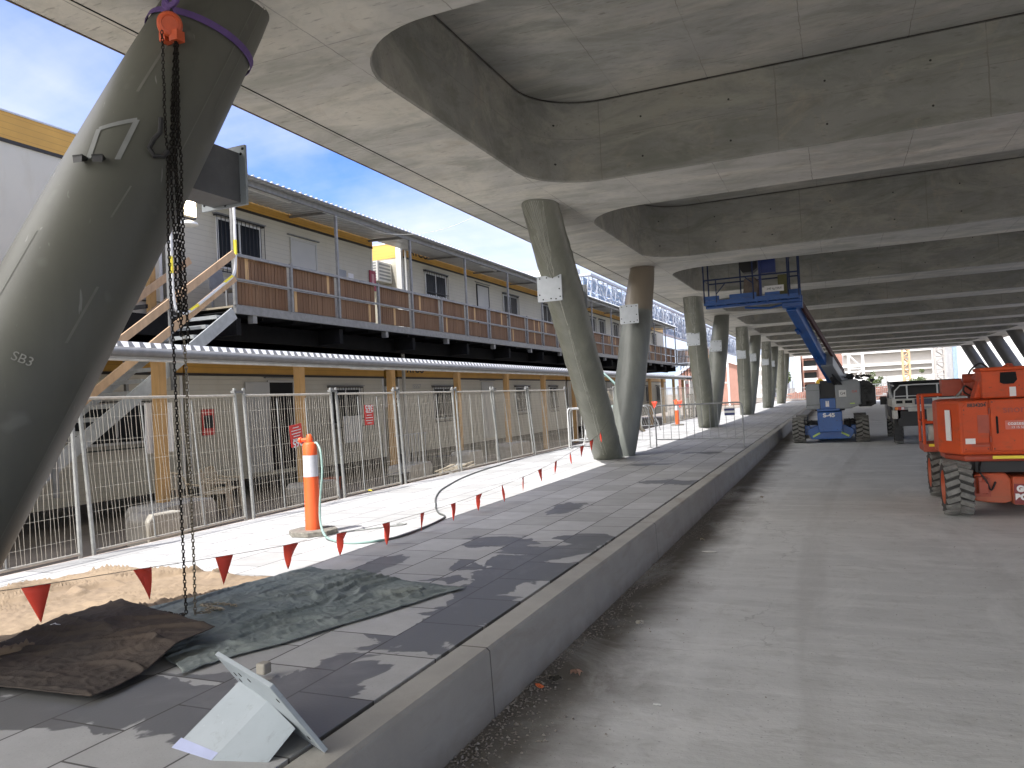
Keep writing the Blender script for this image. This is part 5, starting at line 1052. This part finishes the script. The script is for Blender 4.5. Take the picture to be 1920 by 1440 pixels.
for i,(x0,x1,y,h,lb) in enumerate([(-19,-12.6,170,8.5,'pale far apartment block between the third and fourth pairs of columns'),(-12.3,-10.6,185,7.0,'cream far building just left of the scaffold tower')]):
    t=thing('apartment_block',lb,'building',(x0,y,-.4)); MB().box(x0,x1,y,y+8,-.4,h).build('wall',M['farwhite'],t)
    for a in range(int((x1-x0)/1.6)):
        for b in range(4): MB().box(x0+.4+1.6*a,x0+1.3+1.6*a,y-.05,y-.01,.4+1.9*b,1.5+1.9*b).build('window',M['fargrey'],t)
def tree(label,x,y,h,r,seed,n=2600,s=.22):
    t=thing('tree',label,'tree',(x,y,-.4)); rr=random.Random(seed); MB().tube((x,y,-.4),(x,y,h*.55),r*.09,8,r*.04).build('trunk',M['bark'],t)
    lb=[(V((x+rr.gauss(0,r*.45),y+rr.gauss(0,r*.45),h*.62+rr.gauss(0,h*.17))),r*rr.uniform(.25,.5)) for _ in range(14)]; m=MB()
    for i in range(n):
        c,q=rr.choice(lb); d=V((rr.gauss(0,1),rr.gauss(0,1),rr.gauss(0,1))).normalized()*q*rr.uniform(.6,1.05); p=c+d
        a=V((rr.gauss(0,1),rr.gauss(0,1),rr.gauss(0,1))).normalized()*s; b=a.cross(V((rr.gauss(0,1),rr.gauss(0,1),rr.gauss(0,1)))).normalized()*s*.7
        m.add([p-a,p+b,p+a,p-b],[(0,1,2,3)])
    m.build('crown',M['leaf'],t)
tree('bright green tree at the far end of the path, left of the brick apartments',-9.9,150,5.6,2.2,3)
tree('small yellow-green tree showing over the blue lift engine',4.2,112,2.3,1.0,5,700,.12)
tree('yellow-green bush at the foot of the ochre mast',9.2,108,2.1,.9,8,700,.12)
# far site fence and clutter
m=MB()
for i in range(110): x=-6.5+.19*i; m.tube((x,89,-.4),(x,89,1.35),.018,4)
for z in(.1,1.3): m.tube((-6.5,89,z),(14.3,89,z),.03,4)
tag(m.build('site_railing',M['galvdull']),'long grey railing across the far end of the road','railing')
rr=random.Random(31)
def clutter(label,x0,x1,y0,y1,z1,mat,n,nm,ct):
    m=MB()
    for i in range(n):
        x=rr.uniform(x0,x1);y=rr.uniform(y0,y1);z=-.4+rr.random()**1.4*(z1+.4); a=rr.uniform(-.5,.5); L=rr.uniform(.5,2.2); m.bar((x,y,z),(x+L*math.cos(a),y+rr.uniform(-.5,.5),max(-.4,z+L*math.sin(a)*.5)),rr.uniform(.06,.22),rr.uniform(.06,.2))
    tag(m.build(nm,M[mat]),label,ct)
clutter('heap of rust-red formwork beams behind the far left columns',-5.6,-1.2,90.5,96,.75,'rusty',110,'formwork_heap','formwork')
clutter('heap of rust-red beams beyond the gap between blue lift and truck',2.6,6.5,91,97,.95,'rusty',90,'formwork_heap','formwork')
clutter('pale timber and pipes stacked low past the last column',-4.6,-1.6,84.5,87.5,.0,'oldtimber',50,'timber_stack','timber')
clutter('dark machinery parts heaped behind the parked truck',3.4,7.0,44,47,.5,'mdark',60,'scrap_heap','scrap')
m=MB(); m.add([(-5.5,78+3.5,-.4),(-1.9,81.5,-.4),(-2.4,84.5,.0),(-4.9,84.8,.15),(-5.8,87,-.4),(-1.5,87,-.4)],[(0,1,2,3),(3,2,5,4),(0,3,4),(1,5,2)]); tag(m.build('dirt_mound',M['dirt']),'low mound of pale dirt at the end of the footpath','mound')
ex=thing('excavator','small yellow excavator arm showing above the blue lift covers','excavator',(-1.1,70,-.4))
m=MB(); m.bar((-2.2,70,.2),(-1.5,70,1.9),.25,.3); m.bar((-1.5,70,1.95),(-1.0,70,1.6),.22,.28); m.bar((-1.2,70,1.7),(-1.35,70,.9),.2,.2); m.build('arm',simple('excavator_yellow',(.8,.5,.03),.4),ex); MB().box(-1.6,-.6,69.5,71.5,-.4,.5).build('body',simple('excavator_yellow2',(.75,.45,.03),.4),ex)
# leaning timber + post near the second V
m=MB().bar((-7.7,26.9,1.55),(-6.9,28.9,0),.12,.1); tag(m.build('timber_prop',M['oldtimber']),'long timber prop leaning down from the fence beyond the first V of columns','timber')
m=MB().path(smooth_pts([(-9.0,31,2.4),(-8.5,31,1.9),(-8.2,31,1.35),(-8.4,31,.95),(-8.9,31,.9),(-8.2,31.2,1.1),(-7.8,31,1.0),(-8.2,31,1.5)]),.05,6); tag(m.build('hung_hose',M['hose'],smooth=True),'pale green hose looped over the far fence near the leaning timber','hose')
hd=thing('printed_hoarding','pink and white patterned hoarding behind dark pickets beyond the second pair of columns','hoarding',(-8,48,-.4))
m=MB()
for i in range(8): y=44+1.6*i; m.box(-8.05,-8.0,y,y+1.2,.5,2.1)
m.build('white_panel',M['white'],hd)
m=MB()
for i in range(0,8,2): y=44.2+1.6*i; m.box(-7.995,-7.98,y,y+.9,1.1,1.9)
m.build('pink_print',simple('pink_print',(.55,.2,.22),.6),hd)
m=MB()
for i in range(30): m.box(-7.9,-7.86,44+.43*i,44.06+.43*i,-.4,1.3)
m.box(-7.9,-7.86,44,57,1.25,1.32); m.box(-7.9,-7.86,44,57,2.15,2.25); m.build('picket_rail',M['mdark'],hd)
# stadium roof truss
sr=thing('stadium_roof','white lattice roof truss with blue glazed sheets, high behind the site huts','roof',(-24,70,8))
m=MB(); r1=random.Random(77)
ysr=[70+3.4*i for i in range(34)]
for zt_,xx in((12.9,-20.8),(9.3,-20.9),(13.4,-27)): m.box(xx-.12,xx+.12,69,186,zt_-.12,zt_+.12)
for i,y in enumerate(ysr):
    m.tube((-20.8,y,12.9),(-20.9,y+(1.7 if i%2 else -1.7),9.3),.05,4); m.tube((-20.8,y,12.9),(-27,y+r1.uniform(-2,2),13.4),.08,4); m.tube((-20.9,y,9.3),(-27,y+1.5,13.4),.07,4); m.tube((-20.8,y+1.7,12.9),(-20.9,y,9.3),.05,4)
for i in range(1700):
    y=r1.uniform(70,186); z=r1.uniform(9.4,12.8); a=r1.uniform(0,PI); L=r1.uniform(.6,1.8); m.tube((-21.1,y,z),(-21.3,y+L*math.cos(a),z+L*math.sin(a)*.6),.035,3)
for i in range(10):
    a=V((-21-.9*i*.8,69,9.3+.25*i)); m.tube((-20.9-.7*i,69,12.95+.05*i),(-21.4-.7*i,69,9.4+.35*i),.07,4); m.tube((-20.9-.7*i,69,12.95+.05*i),(-20.5-.7*i-.9,69,9.6+.35*i),.06,4)
m.box(-27,-20.7,68.9,69.1,12.8,13.0); m.box(-27,-20.7,68.9,69.1,9.2,9.35)
m.build('lattice_rod',M['truss'],sr)
m=MB()
for i in range(48):
    y=69.5+2.42*i
    for j in range(3): z=9.35+1.18*j; m.ext([(-21.6,y,z),(-21.6,y+2.35,z),(-21.6-r1.uniform(-.1,.3),y+2.35,z+1.1),(-21.6,y,z+1.1)],(-.05,0,0))
m.build('glazed_sheet',M['membrane'],sr)
MB().box(-27.5,-22.2,68.2,70.5,13.1,13.7).build('end_cap',M['white'],sr)
# ================================================================== WORLD, SUN, CAMERA
SUN=V((-.2,-.52,1)).normalized(); elev=math.asin(SUN.z); az=math.atan2(SUN.x,SUN.y)
w=bpy.data.worlds.new('World'); S.world=w; w.use_nodes=True; nt=w.node_tree; nt.nodes.clear()
out=N(nt,'ShaderNodeOutputWorld'); bg=N(nt,'ShaderNodeBackground'); sky=N(nt,'ShaderNodeTexSky'); sky.sky_type='NISHITA'; sky.sun_disc=False; sky.sun_elevation=elev; sky.sun_rotation=az; sky.air_density=1.0; sky.dust_density=.6; sky.ozone_density=1.5
tc=N(nt,'ShaderNodeTexCoord'); sx=N(nt,'ShaderNodeSeparateXYZ'); nt.links.new(tc.outputs['Generated'],sx.inputs[0])
dz=math_(nt,'ADD',math_(nt,'MAXIMUM',sx.outputs[2],0),.12); cv=N(nt,'ShaderNodeCombineXYZ'); nt.links.new(math_(nt,'DIVIDE',sx.outputs[0],dz),cv.inputs[0]); nt.links.new(math_(nt,'DIVIDE',sx.outputs[1],dz),cv.inputs[1])
def wn(scale,sc,dist,det,loc=(0,0,0)):
    mp=N(nt,'ShaderNodeMapping'); mp.inputs['Scale'].default_value=sc; mp.inputs['Location'].default_value=loc; nt.links.new(cv.outputs[0],mp.inputs[0])
    n=N(nt,'ShaderNodeTexNoise'); n.inputs['Scale'].default_value=scale; n.inputs['Detail'].default_value=det; n.inputs['Roughness'].default_value=.55; n.inputs['Distortion'].default_value=dist; nt.links.new(mp.outputs[0],n.inputs['Vector']); return n.outputs[0]
c1=rng(nt,wn(.55,(1,.75,1),.5,9,(3.1,1.7,0)),.33,.56,0,1); c2=rng(nt,wn(1.6,(.5,1.4,1),.3,8),.45,.8,0,.5)
cl=math_(nt,'ADD',c1,c2,clamp=True); hz=rng(nt,sx.outputs[2],.0,.22,.4,0); cl=math_(nt,'MAXIMUM',math_(nt,'MULTIPLY',cl,.75),hz)
off_view=math_(nt,'ADD',math_(nt,'MULTIPLY',sx.outputs[0],-.72),math_(nt,'MULTIPLY',sx.outputs[1],-.69))
fill_bank=rng(nt,off_view,.32,.7); cl=math_(nt,'MAXIMUM',cl,math_(nt,'MULTIPLY',fill_bank,.92))  # bright cloud bank added out of view to fill the shade
cloudc=mixc(nt,fill_bank,(2.1,2.15,2.3),(12.2,11.8,11.2))
nt.links.new(mixc(nt,cl,mixc(nt,1.0,sky.outputs[0],(.25,.335,.60),'MULTIPLY'),cloudc),bg.inputs[0]); bg.inputs[1].default_value=.15; nt.links.new(bg.outputs[0],out.inputs[0])
sl=bpy.data.lights.new('sun','SUN'); sl.energy=2.0; sl.angle=math.radians(.5); sl.color=(1,.975,.94); so=bpy.data.objects.new('sun',sl); COL.objects.link(so); so.rotation_euler=SUN.to_track_quat('Z','Y').to_euler(); so.location=SUN*50
cam=bpy.data.cameras.new('camera'); co=bpy.data.objects.new('camera',cam); COL.objects.link(co); S.camera=co
Y,P,R3=map(math.radians,(22.96,1.284,-2.84)); f=V((-math.sin(Y)*math.cos(P),math.cos(Y)*math.cos(P),math.sin(P))); ri=V((math.cos(Y),math.sin(Y),0)); u=ri.cross(f)
r2=ri*math.cos(R3)+u*math.sin(R3); u2=-ri*math.sin(R3)+u*math.cos(R3)
co.matrix_world=Matrix.Translation((0,0,1.4))@Matrix((r2,u2,-f)).transposed().to_4x4()
cam.sensor_width=36; cam.lens=1442/1920*36; cam.clip_start=.05; cam.clip_end=3000
S.view_settings.view_transform='Standard'; S.view_settings.look='None'; S.view_settings.exposure=1.85; S.view_settings.gamma=1; S.view_settings.use_curve_mapping=False
S.cycles.max_bounces=8; S.cycles.diffuse_bounces=6; S.cycles.use_denoising=True
